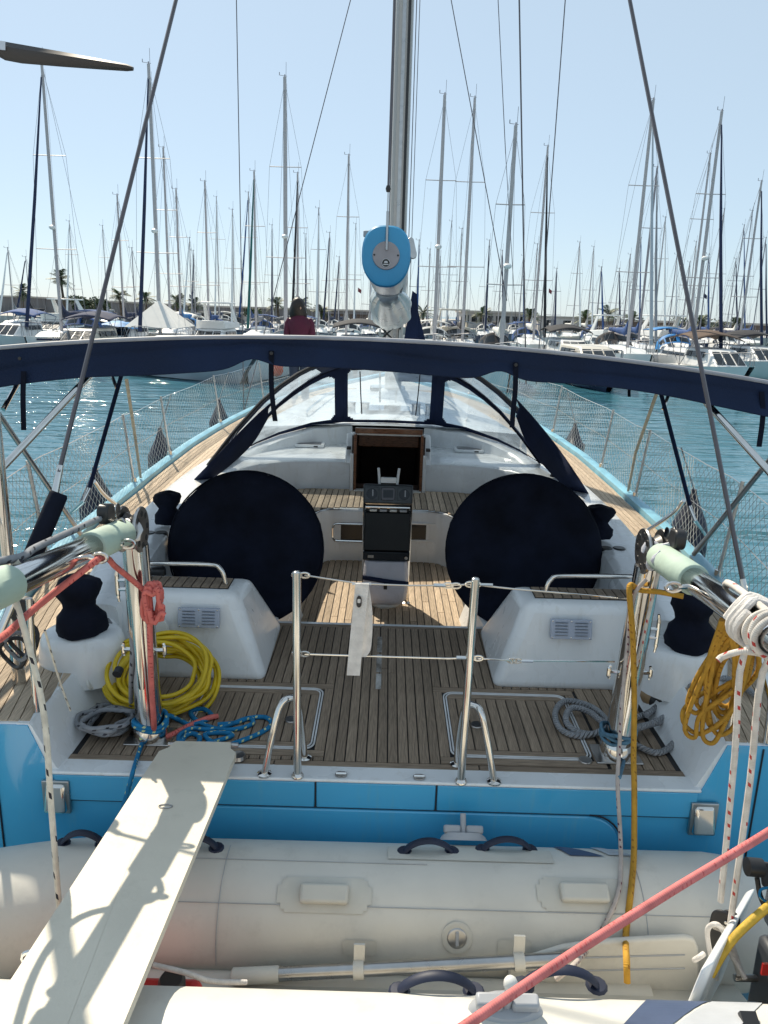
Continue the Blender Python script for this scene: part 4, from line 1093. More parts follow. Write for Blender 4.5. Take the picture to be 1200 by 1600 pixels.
MB().prism([(-.013, 0), (.013, 0), (.011, .008), (.007, .013), (-.007, .013), (-.011, .008)], lc + Vector((0, -.0032, 0)), X, Z, (0, -.002, 0)).build('badge_emblem', wp, boom)
MB().box(lc.x - .017, lc.x + .017, lc.y - .005, lc.y - .003, lc.z - .012, lc.z - .006).build('badge_bar', wp, boom)
for sx in (-1, 1): MB().lathe([(.001, .004), (.006, .004), (.007, 0)], bA + Vector((sx * .078, -.029, .008)), (0, -1, 0), 8).build('plate_screw', black, boom)
# topping lift shackle, lift wire, side sheave
tlp = bA + Vector((.002, -.035, .06))
MB().tube([tlp - Z * .02, tlp + Vector((0, .02, .22))], .009, 8).build('lift_toggle', steel_d, boom)
MB().tube([tlp + Vector((0, .02, .22)), tlp + Vector((.0, .04, .34))], .006, 8).build('lift_swage', steel, boom)
MB().lathe([(.012, -.02), (.018, 0), (.012, .02)], tlp + Vector((.0, .042, .36)), seg=10).build('lift_ball', black, boom)
MB().tube([tlp + Vector((0, .042, .36)), Vector((MX - .05, MYY - .25, 21.4))], .0075, 6).build('topping_lift', linem, boom)
MB().prism([(a, b) for a, b in rrect(.05, .14, .024)], bA + Vector((bw + .015, .15, .07)), Vector((.9, .2, .35)).normalized() * 1, Vector((-.25, 0, .97)), (0, .03, 0)).build('side_sheave', steel_d, boom, bevel=.004)
MB().tube([bA + Vector((bw + .02, .16, .05)), bA + Vector((bw - .04, .9, -.2))], .008, 6).build('reef_line', clothw, boom)
MB().box(bA.x - bw - .0, bA.x - bw + .05, bA.y + .1, bA.y + .14, bA.z + .13, bA.z + .17).build('boom_fitting', greyp, boom, bevel=.006)
# crumpled silvery cover slung under the boom
cr = []
for i in range(25):
    t = i / 24
    c = lerp(Vector((-.02, 6.35, 3.30)), Vector((.03, 9.9, 3.03)), t)
    e = math.sin(math.pi * min(1, max(0, t * .92 + .06))) ** .45
    ring = []
    for k in range(36):
        a = 2 * math.pi * k / 36
        f = 1 + .07 * math.sin(3 * a + t * 2.5) + .06 * math.sin(8 * a - t * 4) + .035 * math.sin(13 * a + 6 * t)
        ring.append(c + Vector((math.cos(a) * .20 * e * f, .03 * math.sin(5 * a + 9 * t), math.sin(a) * .15 * e * f)))
    cr.append(ring)
MB().loft(cr).build('boom_bag', bagfilm, boom, 80)
for a, b in ((-.18, .12), (.12, -.16)): MB().tube(smooth([(a, 9.2, 3.08), (lerp(a, b, .5), 9.1, 2.93), (b, 9.0, 2.80)], 4), .011, 5).build('bag_lashing', black, boom)
for a in (-.11, .13): MB().tube([(a, 9.4, 2.97), (a * .8, 9.4, 2.1)], .012, 6).build('kicker_strut', steel_d, boom)
MB().loft([[Vector((x, 10.2, z)) for x, z in ((.28, 3.44), (.34, 3.40), (.36, 3.2))] , [Vector((x, 10.1, 2.3)) for x in (.12, .40, .62)]], ring_closed=False, cap=False).build('mast_boot_cloth', navy, mast, 0, solid=.03)

def rig(name, a, b, r_, mt_=linem): return MB().tube([a, b], r_, 6).build(name, mt_, yacht)
mh = Vector((MX, MYY, 21.3))
# twin backstays
for sx, lo, hi in ((-1, (92, 738, 2.98), (275, 0, 4.25)), (1, (1160, 905, 2.86), (984, 0, 4.25))):
    a, b = B(*lo), B(*hi)
    d = (b - a).normalized()
    rig('backstay', a, b + d * 22, .0092, linem)
    if sx < 0:
        e, f = B(80, 800, 2.93), B(44, 885, 2.85)
        MB().tube([e, a + d * .03], [.017, .012], 10).build('stay_swage', steel, yacht)
        MB().tube([e + d * .06, e], .023, 12).build('stay_fork', steel, yacht)
        MB().lathe([(.03, 0), (.036, .01), (.036, .30), (.03, .31)], f, e - f, 18).build('tensioner_cover', navy_k, yacht)
        MB().tube([f - (e - f).normalized() * .5, f], .016, 10).build('tensioner_rod', steel, yacht)
    else:
        a2 = B(1178, 950, 2.82); MB().tube([a2 - d * .45, a], .012, 8).build('stay_swage', steel, yacht)
# shrouds and running lines forward
for nm, p, q, y_, r_ in (('cap_shroud', (369, -20), (381, 640), 10.6, .006), ('cap_shroud', (811, -20), (822, 600), 10.6, .010), ('lower_shroud', (884, -10), (838, 600), 10.9, .007), ('running_stay', (549, -5), (382, 640), 10.3, .0055), ('running_stay', (704, -5), (792, 470), 10.3, .0055), ('inner_shroud', (778, -5), (790, 240), 10.7, .005), ('inner_shroud', (790, 240), (812, 600), 10.7, .004)):
    rig(nm, B(*p, y_), B(*q, y_), r_)
# ------------------------------------------------------------------ gangway
g = MB()
gp = [(-.155, 0), (.155, 0), (.155, -.02), (.155, 2.62), (.125, 2.66), (.115, 2.72), (-.115, 2.72), (-.125, 2.66), (-.155, 2.62)]
g0, g1 = Vector((-.685, .15, 1.735)), Vector((-.725, 2.88, 1.375))
gd = (g1 - g0).normalized(); gs = gd.cross(Z).normalized(); gn = gs.cross(gd).normalized()
gw = MB().prism([(a, b) for a, b in gp], g0, gs, gd, gn * .026).build('gangway', bplate, None, 0, bevel=.006)
tag(gw, 'white painted gangway board leading from the quay onto the stern', 'gangway')
for q in (-.1, .1): MB().obox(g0 + gd * 1.35 + gs * q - gn * .016, gs * .012, gd * 1.3, gn * .012).build('stiffener', alu, gw)
for q in (-1, 1):
    MB().tube([g1 + gs * q * .10 - gd * .03 + gn * .01, g1 + gs * q * .145 - gd * .03 + gn * .01], .012, 10).build('hinge_bolt', steel_d, gw)
eyep = g0 + gd * 2.18 + gn * .028 + gs * -.01
MB().tube([eyep + gs * .022 * math.cos(a) + gd * .013 * math.sin(a) for a in (2 * math.pi * k / 16 for k in range(16))], .003, 6, closed=True).build('deck_ring', steel_d, gw)
p = A(372, 1184, 1.312); MB().lathe([(.001, .02), (.03, .016), (.034, 0)], p, seg=16).build('gangway_socket', steel_d, yacht)

# ------------------------------------------------------------------ dinghy hung across the stern
FC, NC, FR, NR = (2.48, .92), (1.50, 1.24), .245, .225
def on_tube(px, py, near=False, off=0.):
    cy, cz, r_ = (NC[0], NC[1], NR + off) if near else (FC[0], FC[1], FR + off)
    d = ray(px, py)
    oy, oz = -cy, EYE - cz
    a_ = d.y ** 2 + d.z ** 2; b_ = 2 * (oy * d.y + oz * d.z); c_ = oy * oy + oz * oz - r_ * r_
    disc = b_ * b_ - 4 * a_ * c_
    t = (-b_ - math.sqrt(max(disc, 0))) / (2 * a_)
    pt = Vector((d.x * t, d.y * t, EYE + d.z * t))
    return pt, math.atan2(cy - pt.y, pt.z - cz)
def tp_(x, a, near=False, off=0.):
    cy, cz, r_ = (NC[0], NC[1], NR + off) if near else (FC[0], FC[1], FR + off)
    return Vector((x, cy - r_ * math.sin(a), cz + r_ * math.cos(a)))
din = thing('inflatable_dinghy', 'cream inflatable dinghy slung across the stern below the blue transom', 'dinghy', (0, 1.9, .9))
fy, fz = FC; ny_, nz_ = NC
path = [Vector((1.42, fy, fz))] + [Vector((1.3 - .25 * k, fy, fz)) for k in range(9)] + smooth([(-.8, fy, fz), (-1.15, fy - .03, fz + .01), (-1.5, fy - .22, fz + .07), (-1.64, (fy + ny_) / 2, (fz + nz_) / 2), (-1.5, ny_ + .22, nz_ - .07), (-1.15, ny_ + .03, nz_ - .01), (-.8, ny_, nz_)], 7) + [Vector((-.7 + .25 * k, ny_, nz_)) for k in range(9)] + [Vector((1.42, ny_, nz_))]
nP = len(path)
rad = [lerp(FR, NR, i / (nP - 1)) for i in range(nP)]
path = [Vector((1.62, fy, fz - .02)), Vector((1.55, fy, fz - .01))] + path + [Vector((1.55, ny_, nz_ - .01)), Vector((1.62, ny_, nz_ - .02))]
rad = [.05, .15] + rad + [.14, .05]
rad[2] = FR * .94; rad[-3] = NR * .94
# buoyancy tube, with the faint swell and wrinkle of inflated cloth left to the surface relief
MB().tube(path, rad, 40).build('buoyancy_tube', hyp, din, 60)
def patch(x0, x1, a0, a1, near=False, off=.0025, nm='fabric_patch', mt_=hyp2, rc=.25, par=None):
    n_, m_ = 24, 12
    def fn(u, v):
        return tp_(lerp(x0, x1, u), lerp(a0, a1, v), near, off)
    mb = MB(); vs = [fn(i / n_, j / m_) for i in range(n_ + 1) for j in range(m_ + 1)]
    asp = abs((x1 - x0) / ((a1 - a0) * FR))
    fs = [(i * (m_ + 1) + j, (i + 1) * (m_ + 1) + j, (i + 1) * (m_ + 1) + j + 1, i * (m_ + 1) + j + 1) for i in range(n_) for j in range(m_) if rnd_in((i + .5) / n_, (j + .5) / m_, 0, 1, 0, 1, rc / max(asp, 1), rc * min(1, asp) if asp < 1 else rc)]
    return mb.add(vs, fs).build(nm, mt_, par or din, 60)
def seam(pts, near=False, r_=.0016): return MB().tube(pts, r_, 5).build('tube_seam', greyp, din)
for px0, px1, py in ((20, 1080, 1418), ):
    a = on_tube(600, py)[1]
    seam([tp_(x / 10, a, False, .0005) for x in range(-8, 14)])
seam([tp_(-.55 + .0 * k, lerp(-.2, 1.7, k / 12), False, .0005) for k in range(13)])
seam([tp_(.98, lerp(-.3, 1.9, k / 12), False, .0005) for k in range(13)])
a = on_tube(600, 1349)[1]; seam([tp_(x / 10, a, False, .0005) for x in range(-8, 3)])
# moulded grab blocks on oval patches
for px, py in ((507, 1398), (912, 1397)):
    c, a = on_tube(px, py)
    pa = patch(c.x - .17, c.x + .17, a - .24, a + .24, rc=.45)
    n_ = Vector((0, -math.sin(a), math.cos(a))); t_ = Vector((0, -math.cos(a), -math.sin(a)))
    MB().obox(c + n_ * .016, X * .088, t_ * .034, n_ * .016).build('moulded_handle', hyp2, pa, bevel=.012, bseg=3)
# air valve
c, a = on_tube(714, 1466); n_ = Vector((0, -math.sin(a), math.cos(a)))
v_ = MB().lathe([(.001, .004), (.030, .006), (.034, .004), (.036, 0)], c, n_, 26).build('air_valve', steel_d, din)
MB().lathe([(.036, .002), (.05, .003), (.055, 0)], c, n_, 26).build('valve_patch', hyp2, v_)
MB().obox(c + n_ * .007, X * .006 + Y * .002, n_.cross(X) * .024, n_ * .004).build('valve_grip', greyp, v_, bevel=.002)
# dark grab handles along the tubes
def arch(px0, px1, py, near, rise, w_=.017):
    a0, b0 = on_tube(px0, py, near), on_tube(px1, py, near)
    n_ = Vector((0, -.15, .99)) if not near else Vector((0, -.1, .99))
    pts = [lerp(a0[0], b0[0], t) + n_ * (rise * (1 - (2 * t - 1) ** 2) ** .8 + .004) for t in (k / 14 for k in range(15))]
    o = MB().tube(pts, w_, 8, flat=.45, up=tuple(n_)).build('grab_handle', navyf, din)
    for e in (a0[0], b0[0]): MB().lathe([(.001, .008), (.024, .007), (.03, 0)], e, n_, 12).build('handle_pad', navyf, o)
arch(632, 706, 1331, False, .052); arch(754, 828, 1328, False, .052); arch(98, 160, 1318, False, .05); arch(275, 338, 1325, False, .05)
arch(624, 740, 1549, True, .055); arch(818, 932, 1540, True, .055)
c0, c1 = on_tube(606, 1338)[0].x, on_tube(862, 1338)[0].x
patch(c0, c1, -.30, on_tube(700, 1345)[1], rc=.3)
# flank flashes
def flash(pxs, near, mt_, off):
    pts = [on_tube(px, py, near, off) for px, py in pxs]
    return MB().add([tp_(p.x, a, near, off) for p, a in pts], [tuple(range(len(pts)))]).build('side_flash', mt_, din, 0)
def flash_strip(xa, xb, mt_, near, off, n_=16, w0=.06, w1=.2, a0=-.6, a1=.9):
    mb = MB()
    rg = []
    for k in range(n_ + 1):
        t = k / n_; a = lerp(a0, a1, t); cx = lerp(xa, xb, t ** 1.4)
        w_ = lerp(w0, w1, t)
        rg.append([tp_(cx - w_ / 2 + w_ * q / 8, a, near, off) for q in range(9)])
    return mb.loft(rg, ring_closed=False, cap=False).build('side_flash', mt_, din, 0)
x_ = on_tube(905, 1330)[0].x; flash_strip(x_ - .07, x_ + .02, hypn, False, .003, a0=-.62, a1=on_tube(905, 1338)[1], w0=.03, w1=.13)
x_ = on_tube(940, 1328)[0].x; flash_strip(x_ - .02, x_ + .06, hypg, False, .0032, a0=-.62, a1=on_tube(945, 1337)[1], w0=.03, w1=.10)
x_ = on_tube(1045, 1535, True)[0].x
flash_strip(x_ + .02, x_ - .22, hypn, True, .003, a0=-.85, a1=.25, w0=.17, w1=.09)
flash_strip(x_ + .18, x_ - .08, hypg, True, .0032, a0=-.85, a1=.25, w0=.13, w1=.17)
# rowlocks
for px, py, near in ((724, 1313, False), (790, 1580, True)):
    c, a = on_tube(px, py, near); n_ = Vector((0, -math.sin(a), math.cos(a)))
    if near: n_ = Vector((0, -.25, .97))
    o = MB().lathe([(.001, .03), (.05, .028), (.062, .014), (.068, 0)], c, n_, 24, sx=1.4, sy=.7).build('rowlock', greyp, din)
    for q in (-1, 1): MB().obox(c + X * q * .045 + n_ * .04, X * .034, n_.cross(X) * .018, n_ * .016).build('rowlock_jaw', greyp, o, bevel=.008)
    MB().tube([c + n_ * .02, c + n_ * .10], .012, 10).build('rowlock_pin', greyp, o)
    if near: MB().ell(c + n_ * .12, .018, .018, .02).build('pin_ball', gel_old, o)
# floor, transom, oar brackets
def dl(t, dz): return Vector((0, lerp(fy, ny_, t), lerp(fz, nz_, t) + dz))
MB().loft([[dl(t, -.15) + X * x for t in (.1, .9)] for x in (-1.25, -.6, 0, .6, 1.0, 1.3)], ring_closed=False, cap=False).build('dinghy_floor', hyp2, din, 0, solid=.03)
for t in (.3, .42, .55, .68): MB().tube([dl(t, -.13) + X * -1.0, dl(t, -.13) + X * .98], .03, 8, flat=.5).build('floor_tube', hyp2, din)
tf, tn_ = B(1166, 1392, 2.26), B(1096, 1512, 1.70)
tw_ = Vector((.045, .02, .004))
tb = MB().hexa([tn_ + Vector((-.07, 0, -.34)), tn_ + Vector((-.03, 0, -.34)), tf + Vector((-.03, 0, -.38)), tf + Vector((-.07, 0, -.38)), tn_, tn_ + tw_, tf + tw_, tf]).build('dinghy_transom', gel, din, bevel=.012)
c, a = on_tube(52, 1497, True)
MB().tube([c + Vector((.03 * math.cos(q), .0, .022 * math.sin(q))) for q in (2 * math.pi * k / 14 for k in range(14))], .006, 6, closed=True).build('towing_ring', steel, din)
seam([tp_(-.78, lerp(-1.2, 1.0, k / 12), True, .0005) for k in range(13)]); seam([tp_(-.45 + .04 * math.sin(k * .5), lerp(-1.2, 1.0, k / 12), True, .0005) for k in range(13)])
# oar strapped inside
o0, o1 = B(362, 1526, 2.16), B(900, 1498, 2.16)
od = (o1 - o0).normalized(); ol = (o1 - o0).length
oar = MB().tube([o0 + od * .14, o1], .023, 16).build('oar', steel_d, None)
tag(oar, 'long silver oar strapped along the inside of the dinghy tube', 'oar')
MB().tube([o0, o0 + od * .005, o0 + od * .16, o0 + od * .165], [.022, .028, .027, .024], 14).build('oar_grip', hyp2, oar)
MB().lathe([(.023, -.01), (.027, 0), (.02, .012)], o1, od, 14).build('oar_end', hyp2, oar)
sy = 2.20
so = [B(*q, sy) for q in ((795, 1508), (835, 1496), (880, 1482), (935, 1474), (1010, 1469), (1072, 1466), (1086, 1470), (1092, 1484), (1094, 1560), (795, 1560))]
step = MB().loft([[p + Vector((0, dy_, dz_)) for p in so] for dy_, dz_ in ((.022, .004), (0, 0))]).build('stern_floor_panel', hyp, din, 30, bevel=.008, bseg=3)
for yy in (1498, 1519): MB().tube([B(860 if yy < 1510 else 825, yy, sy - .002), B(1070, yy - 6, sy - .002)], .003, 5).build('panel_groove', greyp, step)
for px in (562, 812):
    q = o0 + od * (ol * (px - 362) / 538.)
    MB().tube([q - od * .018, q + od * .018], .03, 14).build('oar_clip', hyp, din)
    cc = q + Vector((0, .02, .055)); MB().obox(cc, X * .019, Vector((0, .004, .03)), Vector((0, .004, 0))).build('clip_strap', hyp, din)
    pa_ = on_tube(px, 1482)[1]; patch(q.x - .06, q.x + .06, pa_ - .12, pa_ + .1, rc=.2)
# red tank, outboard
tk = MB().box(-.93, -.50, 1.80, 2.02, .93, 1.10)
tank = MB().hexa([Vector(q) for q in ((-.95, 1.74, .92), (-.51, 1.74, .92), (-.51, 2.0, .87), (-.95, 2.0, .87), (-.94, 1.75, 1.13), (-.53, 1.75, 1.13), (-.53, 1.99, 1.10), (-.94, 1.99, 1.10))]).build('fuel_tank', redp, None, bevel=.03, bseg=3)
tag(tank, 'red plastic fuel tank with a black filler cap lying in the dinghy', 'fuel tank')
cp = B(268, 1512, 1.93); cp.z = 1.11
MB().lathe([(.04, 0), (.042, .03), (.034, .045), (.001, .045)], cp, (0, -.2, 1), 18).build('filler_cap', black, tank)
rope('fuel_hose', [B(240, 1508, 1.9), B(290, 1520, 1.88), B(330, 1533, 1.9), B(385, 1535, 1.95)], .008, clothw, tank)
ob = thing('outboard_motor', 'dark outboard motor clamped to the dinghy transom at the edge of the photo', 'outboard motor', (1.15, 1.9, 1.2))
gun = mat('outboard_paint', (.05, .055, .065), .35, var=.1)
c = B(1202, 1470, 1.95)
MB().box(c.x + .02, c.x + .26, 1.80, 2.08, 1.30, 1.66).build('cowl', gun, ob, bevel=.05, bseg=4)
MB().box(c.x - .0, c.x + .14, 1.84, 2.02, .95, 1.30).build('clamp_bracket', gun, ob, bevel=.02)
MB().tube([(c.x + .16, 1.92, 1.3), (c.x + .2, 1.92, .55)], .055, 12, flat=1.4).build('leg', gun, ob)
for q in (-.05, .05): MB().tube([(c.x - .07, 1.93 + q, 1.16), (c.x + .02, 1.93 + q, 1.16)], .011, 8).build('clamp_screw', steel_d, ob)
ti = MB().tube([B(1167, 1354, 2.0), B(1190, 1356, 2.0)], .028, 14).build('tiller_grip', black, ob)
MB().hexa([B(1186, 1345, 2.0), B(1240, 1352, 2.0), B(1240, 1352, 2.05), B(1186, 1345, 2.05), B(1190, 1385, 2.0), B(1240, 1400, 2.0), B(1240, 1400, 2.05), B(1190, 1385, 2.05)]).build('tiller_arm', gun, ob, bevel=.008)
MB().tube(smooth([B(1183, 1372, 2.0), B(1188, 1400, 1.99), B(1200, 1425, 1.98)], 5), .008, 8).build('throttle_cable', black, ob)
rope('safety_cord', [B(1205, 1386, 1.96), B(1189, 1390, 1.96), B(1188, 1402, 1.95), B(1200, 1410, 1.95)], .004, r_blue, ob)
c = on_tube(1170, 1592, True, .004)[0]; MB().obox(c, (.02, 0, 0), (0, .014, .006), (0, -.004, .008)).build('strap_slot', black, din)
c = B(1198, 1514, 1.9); MB().obox(c, (.015, 0, 0), (0, .004, 0), (0, 0, .02)).build('red_tag', redp, ob)

# ------------------------------------------------------------------ running ropes
def lay(lst, z=1.314, w=0.): return [A(px, py, z + (q[0] if q else 0)) for px, py, *q in lst]
def rtag(o, label, group=None): return tag(o, label, 'rope', group)
# faded red line on the port davit
a0, ad = dvL[3], dvL[4]
e1 = a0 + ad * .42 + X * .078 - Z * .012
base = dvL[0]
rr_ = [B(-60, 1026, 1.75), B(0, 998, 2.05), B(60, 946, 2.28), e1, B(150, 878, 2.62), B(168, 873, 2.72), B(180, 885, 2.80), B(205, 905, 2.9), B(232, 928, 2.93)]
o = rtag(rope('red_line', rr_, .0115, r_red), 'faded red rope along the port davit arm, cleated in a hank on its post')
pts = []
ck = B(238, 940, 2.93)
for k in range(60):
    a = 2 * math.pi * k / 12; q = k / 60
    pts.append(ck + Vector((.035 * math.cos(a) * (1 + .4 * math.sin(k)) + .02 * q, -.03 * q - .02 * math.sin(a * .5), .075 * math.sin(a) * (1 - .2 * q) + .02 * math.sin(2.3 * k))))
MB().tube(smooth(pts, 3), .0105, 8).build('rope_hank', r_red, o, 80)
rope('rope_tail', [B(233, 915, 2.92), B(234, 980, 2.91), B(236, 1060, 2.92), B(240, 1120, 2.93), A(243, 1148, 1.325), A(262, 1150, 1.315), A(300, 1132, 1.314), A(325, 1122, 1.32), A(341, 1119, 1.32)], .0125, r_red, o)
# white line with black fleck down from the port davit, grey lead on top of its arm
c = a0 + ad * .78
o = rtag(rope('davit_fall', [c + Z * .05, c + Vector((-.055, -.01, 0)), c - Z * .06 + X * -.03, B(66, 1100, 2.12), B(80, 1260, 2.10), B(93, 1425, 2.10)], .0095, r_wblk, n=8), 'white rope with black flecks hanging from the port davit arm to the dinghy', 'davit falls to the dinghy')
rtag(rope('davit_lead', [a0 + ad * .02 + Z * .075 + X * -.05, a0 + ad * .25 + Z * .066 + X * -.05, a0 + ad * .6 + Z * .058 + X * -.04, a0 + ad * .74 + Z * .055 + X * -.02, a0 + ad * .9 + Z * .06 + X * -.05, a0 + ad * 1.3 + Z * .06 + X * -.05], .0125, r_grey), 'pale grey line lying along the top of the port davit arm')
# starboard: white red-flecked falls wrapped round the arm
a0, ad = dvR[3], dvR[4]
side = ad.cross(Z).normalized(); upn = side.cross(ad).normalized()
fa = []
fa.append(B(1126, 1408, 2.03)); fa.append(B(1148, 1180, 1.99)); fa.append(B(1163, 1020, 1.98))
tw = (2.9 - .1 - 2.12) / 1.0
for k in range(0, 30):
    a = math.pi * 1.0 + 2 * math.pi * k / 10
    fa.append(a0 + ad * (.90 + .026 * k / 10 + .006 * math.sin(k)) + side * .058 * math.cos(a) + upn * .060 * math.sin(a))
fa += [B(1192, 1050, 1.97), B(1172, 1220, 1.99), B(1140, 1452, 2.03)]
o = rtag(rope('davit_fall', fa, .0098, r_white, n=4), 'white rope with red flecks wrapped round the starboard davit arm down to the black block', 'davit falls to the dinghy')
rope('rope_end', [a0 + ad * .93 - upn * .062, B(1160, 1018, 1.98), B(1130, 1026, 2.02), B(1122, 1032, 2.02)], .0095, r_white, o)
rtag(rope('davit_lead', [dvR[2] + Vector((.085, -.03, .05)), B(1062, 868, 2.80), B(1095, 895, 2.62), B(1130, 925, 2.45), B(1148, 950, 2.36), a0 + ad * .62 + Z * .062, a0 + ad * .95 + Z * .05], .011, r_white), 'white line with red flecks along the mint padded starboard davit arm')
# black block over the dinghy
bc = B(1128, 1455, 2.05)
blk = thing('rope_block', 'black tackle block above the dinghy at the end of the red flecked rope', 'block', tuple(bc))
for q in (-.012, .016): MB().prism(rrect(.062, .15, .03), bc + X * q + Vector((0, 0, 0)), Vector((.75, -.6, .1)).normalized(), Vector((.05, 0, 1)), Vector((.006, .008, 0))).build('cheek', black, blk, bevel=.004)
MB().lathe([(.03, -.01), (.022, 0), (.03, .01)], bc + X * .004, Vector((.6, .75, 0)), 16).build('sheave', steel_d, blk)
for k in range(3): MB().lathe([(.001, .003), (.005, .002), (.006, 0)], bc + Vector((.0, -.014, -.045 + .045 * k)), (-.6, -.75, 0), 8).build('rivet', steel, blk)
rope('lashing', [B(1120, 1530, 2.0), B(1108, 1480, 2.02), B(1106, 1452, 2.02), B(1118, 1444, 2.0), B(1130, 1455, 2.0), B(1142, 1490, 2.0), B(1165, 1530, 1.95)], .008, clothw, blk)
rope('lashing', [B(1098, 1492, 2.0), B(1085, 1500, 1.98), B(1092, 1496, 1.96), B(1100, 1490, 1.97)], .008, clothw, blk)
rope('lashing', [B(1140, 1470, 2.0), B(1150, 1500, 2.0), B(1158, 1525, 1.97)], .012, clothw, blk)
# ochre line and white flecked line off the starboard post
tA = lambda px, py, off=.014: on_tube(px, py, False, off)[0]
rtag(rope('ochre_line', [B(1068, 932, 2.86), B(1030, 925, 2.9), B(1000, 922, 2.92), B(985, 914, 2.90), B(984, 935, 2.88), B(989, 1000, 2.87), B(991, 1100, 2.84), B(990, 1180, 2.77), B(991, 1225, 2.69), B(991, 1290, 2.60), tA(990, 1345), tA(985, 1400), tA(978, 1460), B(979, 1500, 2.08), B(980, 1535, 2.05)], .0115, r_orange), 'ochre yellow rope hanging from the starboard davit post over the stern to the dinghy')
rtag(rope('flecked_line', [B(1010, 905, 2.9), B(995, 922, 2.90), B(986, 950, 2.90), B(980, 1010, 2.89), B(972, 1100, 2.84), B(967, 1180, 2.77), B(965, 1225, 2.69), B(969, 1300, 2.58), tA(970, 1350), tA(966, 1395), tA(948, 1440), tA(922, 1480), B(892, 1512, 2.04), B(868, 1530, 2.02)], .0085, rope_mat('grey_white_rope', (.55, .48, .44), (.12, .03, .06), fl=.03)), 'pale rope with dark flecks hanging beside the ochre rope over the stern')
rtag(rope('post_line', [B(1030, 890, 2.93), B(1018, 940, 2.93), B(1004, 1000, 2.93), B(994, 1040, 2.95)], .008, r_white), 'short pale red flecked line inside the top of the starboard davit post')
# red mooring line crossing close to the lens, bow to quay
rtag(rope('mooring_line', [B(600, 1690, 1.02), B(860, 1513, 1.22), B(1040, 1398, 1.38), B(1240, 1275, 1.58), B(1500, 1100, 1.9)], .0098, r_pink, n=10), 'thick faded red mooring line crossing the lower right corner above the dinghy')
rtag(rope('yellow_line', [B(1225, 1398, 1.9), B(1190, 1425, 1.9), B(1150, 1462, 1.88), B(1128, 1492, 1.86), B(1110, 1524, 1.84)], .0125, mat('yellow_strap_cloth', (.62, .40, .04), .6, var=.15, nscale=30, bump=.2)), 'yellow strap slanting past the black tackle block')
# ochre coil slung from the starboard davit arm
pts = []
top_, bot_ = a0 + ad * .45 - Z * .02 + side * .02, None
rnd = random.Random(5)
for k in range(9):
    u0 = B(1128 + 5.5 * k, 968 + 4 * k, 2.46)
    bx = rnd.uniform(1062, 1150); by = rnd.uniform(1100, 1165)
    l_, r_x = min(bx, 1128 + 5.5 * k) - rnd.uniform(0, 18), 1128 + 5 * k + rnd.uniform(5, 25)
    pts += [u0, B(lerp(1128 + 5 * k, bx, .55) - rnd.uniform(4, 24), lerp(975, by, .45), 2.62), B(bx - 6, by - 18, 2.70), B(bx + 10, by, 2.70), B(bx + rnd.uniform(20, 34), by - rnd.uniform(20, 40), 2.68), B(r_x, lerp(975, by, .5), 2.58)]
pts += [B(1175, 1000, 2.46), B(1150, 1100, 2.6), B(1100, 1145, 2.70), B(1072, 1135, 2.72), B(1068, 1110, 2.74), B(1095, 1085, 2.74), B(1125, 1075, 2.76)]
rtag(rope('ochre_coil', pts, .0092, r_orange, n=6), 'ochre rope coil slung below the starboard davit arm above the grey rope')
cl = MB()
for k in range(10):
    a = 2 * math.pi * k / 10
q = a0 + ad * .80
o = MB().tube(smooth([q + side * .066 * math.cos(a) + upn * .066 * math.sin(a) + ad * (.02 * math.sin(3 * a) + .012 * k / 4) for k, a in enumerate([2 * math.pi * k / 8 for k in range(26)])], 3), .012, 8).build('lashing_turns', clothw, None)
rtag(o, 'bulky white lashing turns round the starboard davit arm')

# grey laid mooring rope on the starboard side
pts = [A(1185, 1090, 1.53), A(1150, 1065, 1.53), A(1120, 1060, 1.54), A(1085, 1070, 1.53), A(1055, 1085, 1.42), A(1020, 1110, 1.33), A(985, 1125, 1.325), A(950, 1140, 1.33), A(905, 1150, 1.32), A(875, 1138, 1.32), A(868, 1112, 1.325), A(885, 1095, 1.33), A(925, 1105, 1.335), A(948, 1128, 1.35), A(930, 1146, 1.33), A(900, 1142, 1.33), A(884, 1125, 1.34), A(893, 1106, 1.345), A(920, 1112, 1.345), A(945, 1130, 1.36), A(985, 1140, 1.36), A(1030, 1125, 1.35), A(1060, 1105, 1.37), A(1085, 1085, 1.42)]
o = rtag(rope('mooring_rope', pts, .0145, r_laid), 'grey three strand mooring rope looped on the teak beside the starboard davit foot')
rope('rope_bight', [A(1085, 1085, 1.42), A(1060, 1095, 1.36), A(1058, 1125, 1.33), A(1057, 1155, 1.32), A(1030, 1176, 1.32), A(995, 1165, 1.325), A(975, 1150, 1.33), A(990, 1138, 1.35), A(1040, 1125, 1.34), A(1055, 1105, 1.35), A(1045, 1090, 1.36), A(1010, 1118, 1.34)], .0145, r_laid, o)
bz_ = dvR[0] + Z * .08
rtag(rope('blue_lashing', [bz_ + Vector((.075 * math.cos(a), .065 * math.sin(a), .012 * math.sin(2.7 * a) + .004 * k / 3)) for k, a in enumerate([2 * math.pi * k / 9 for k in range(34)])] + [A(970, 1160, 1.33), A(975, 1185, 1.315), B(968, 1215, 2.7)], .0075, mat('dull_blue_cord', (.10, .22, .32), .8, var=.2, nscale=40)), 'dull blue cord lashed round the foot of the starboard davit')
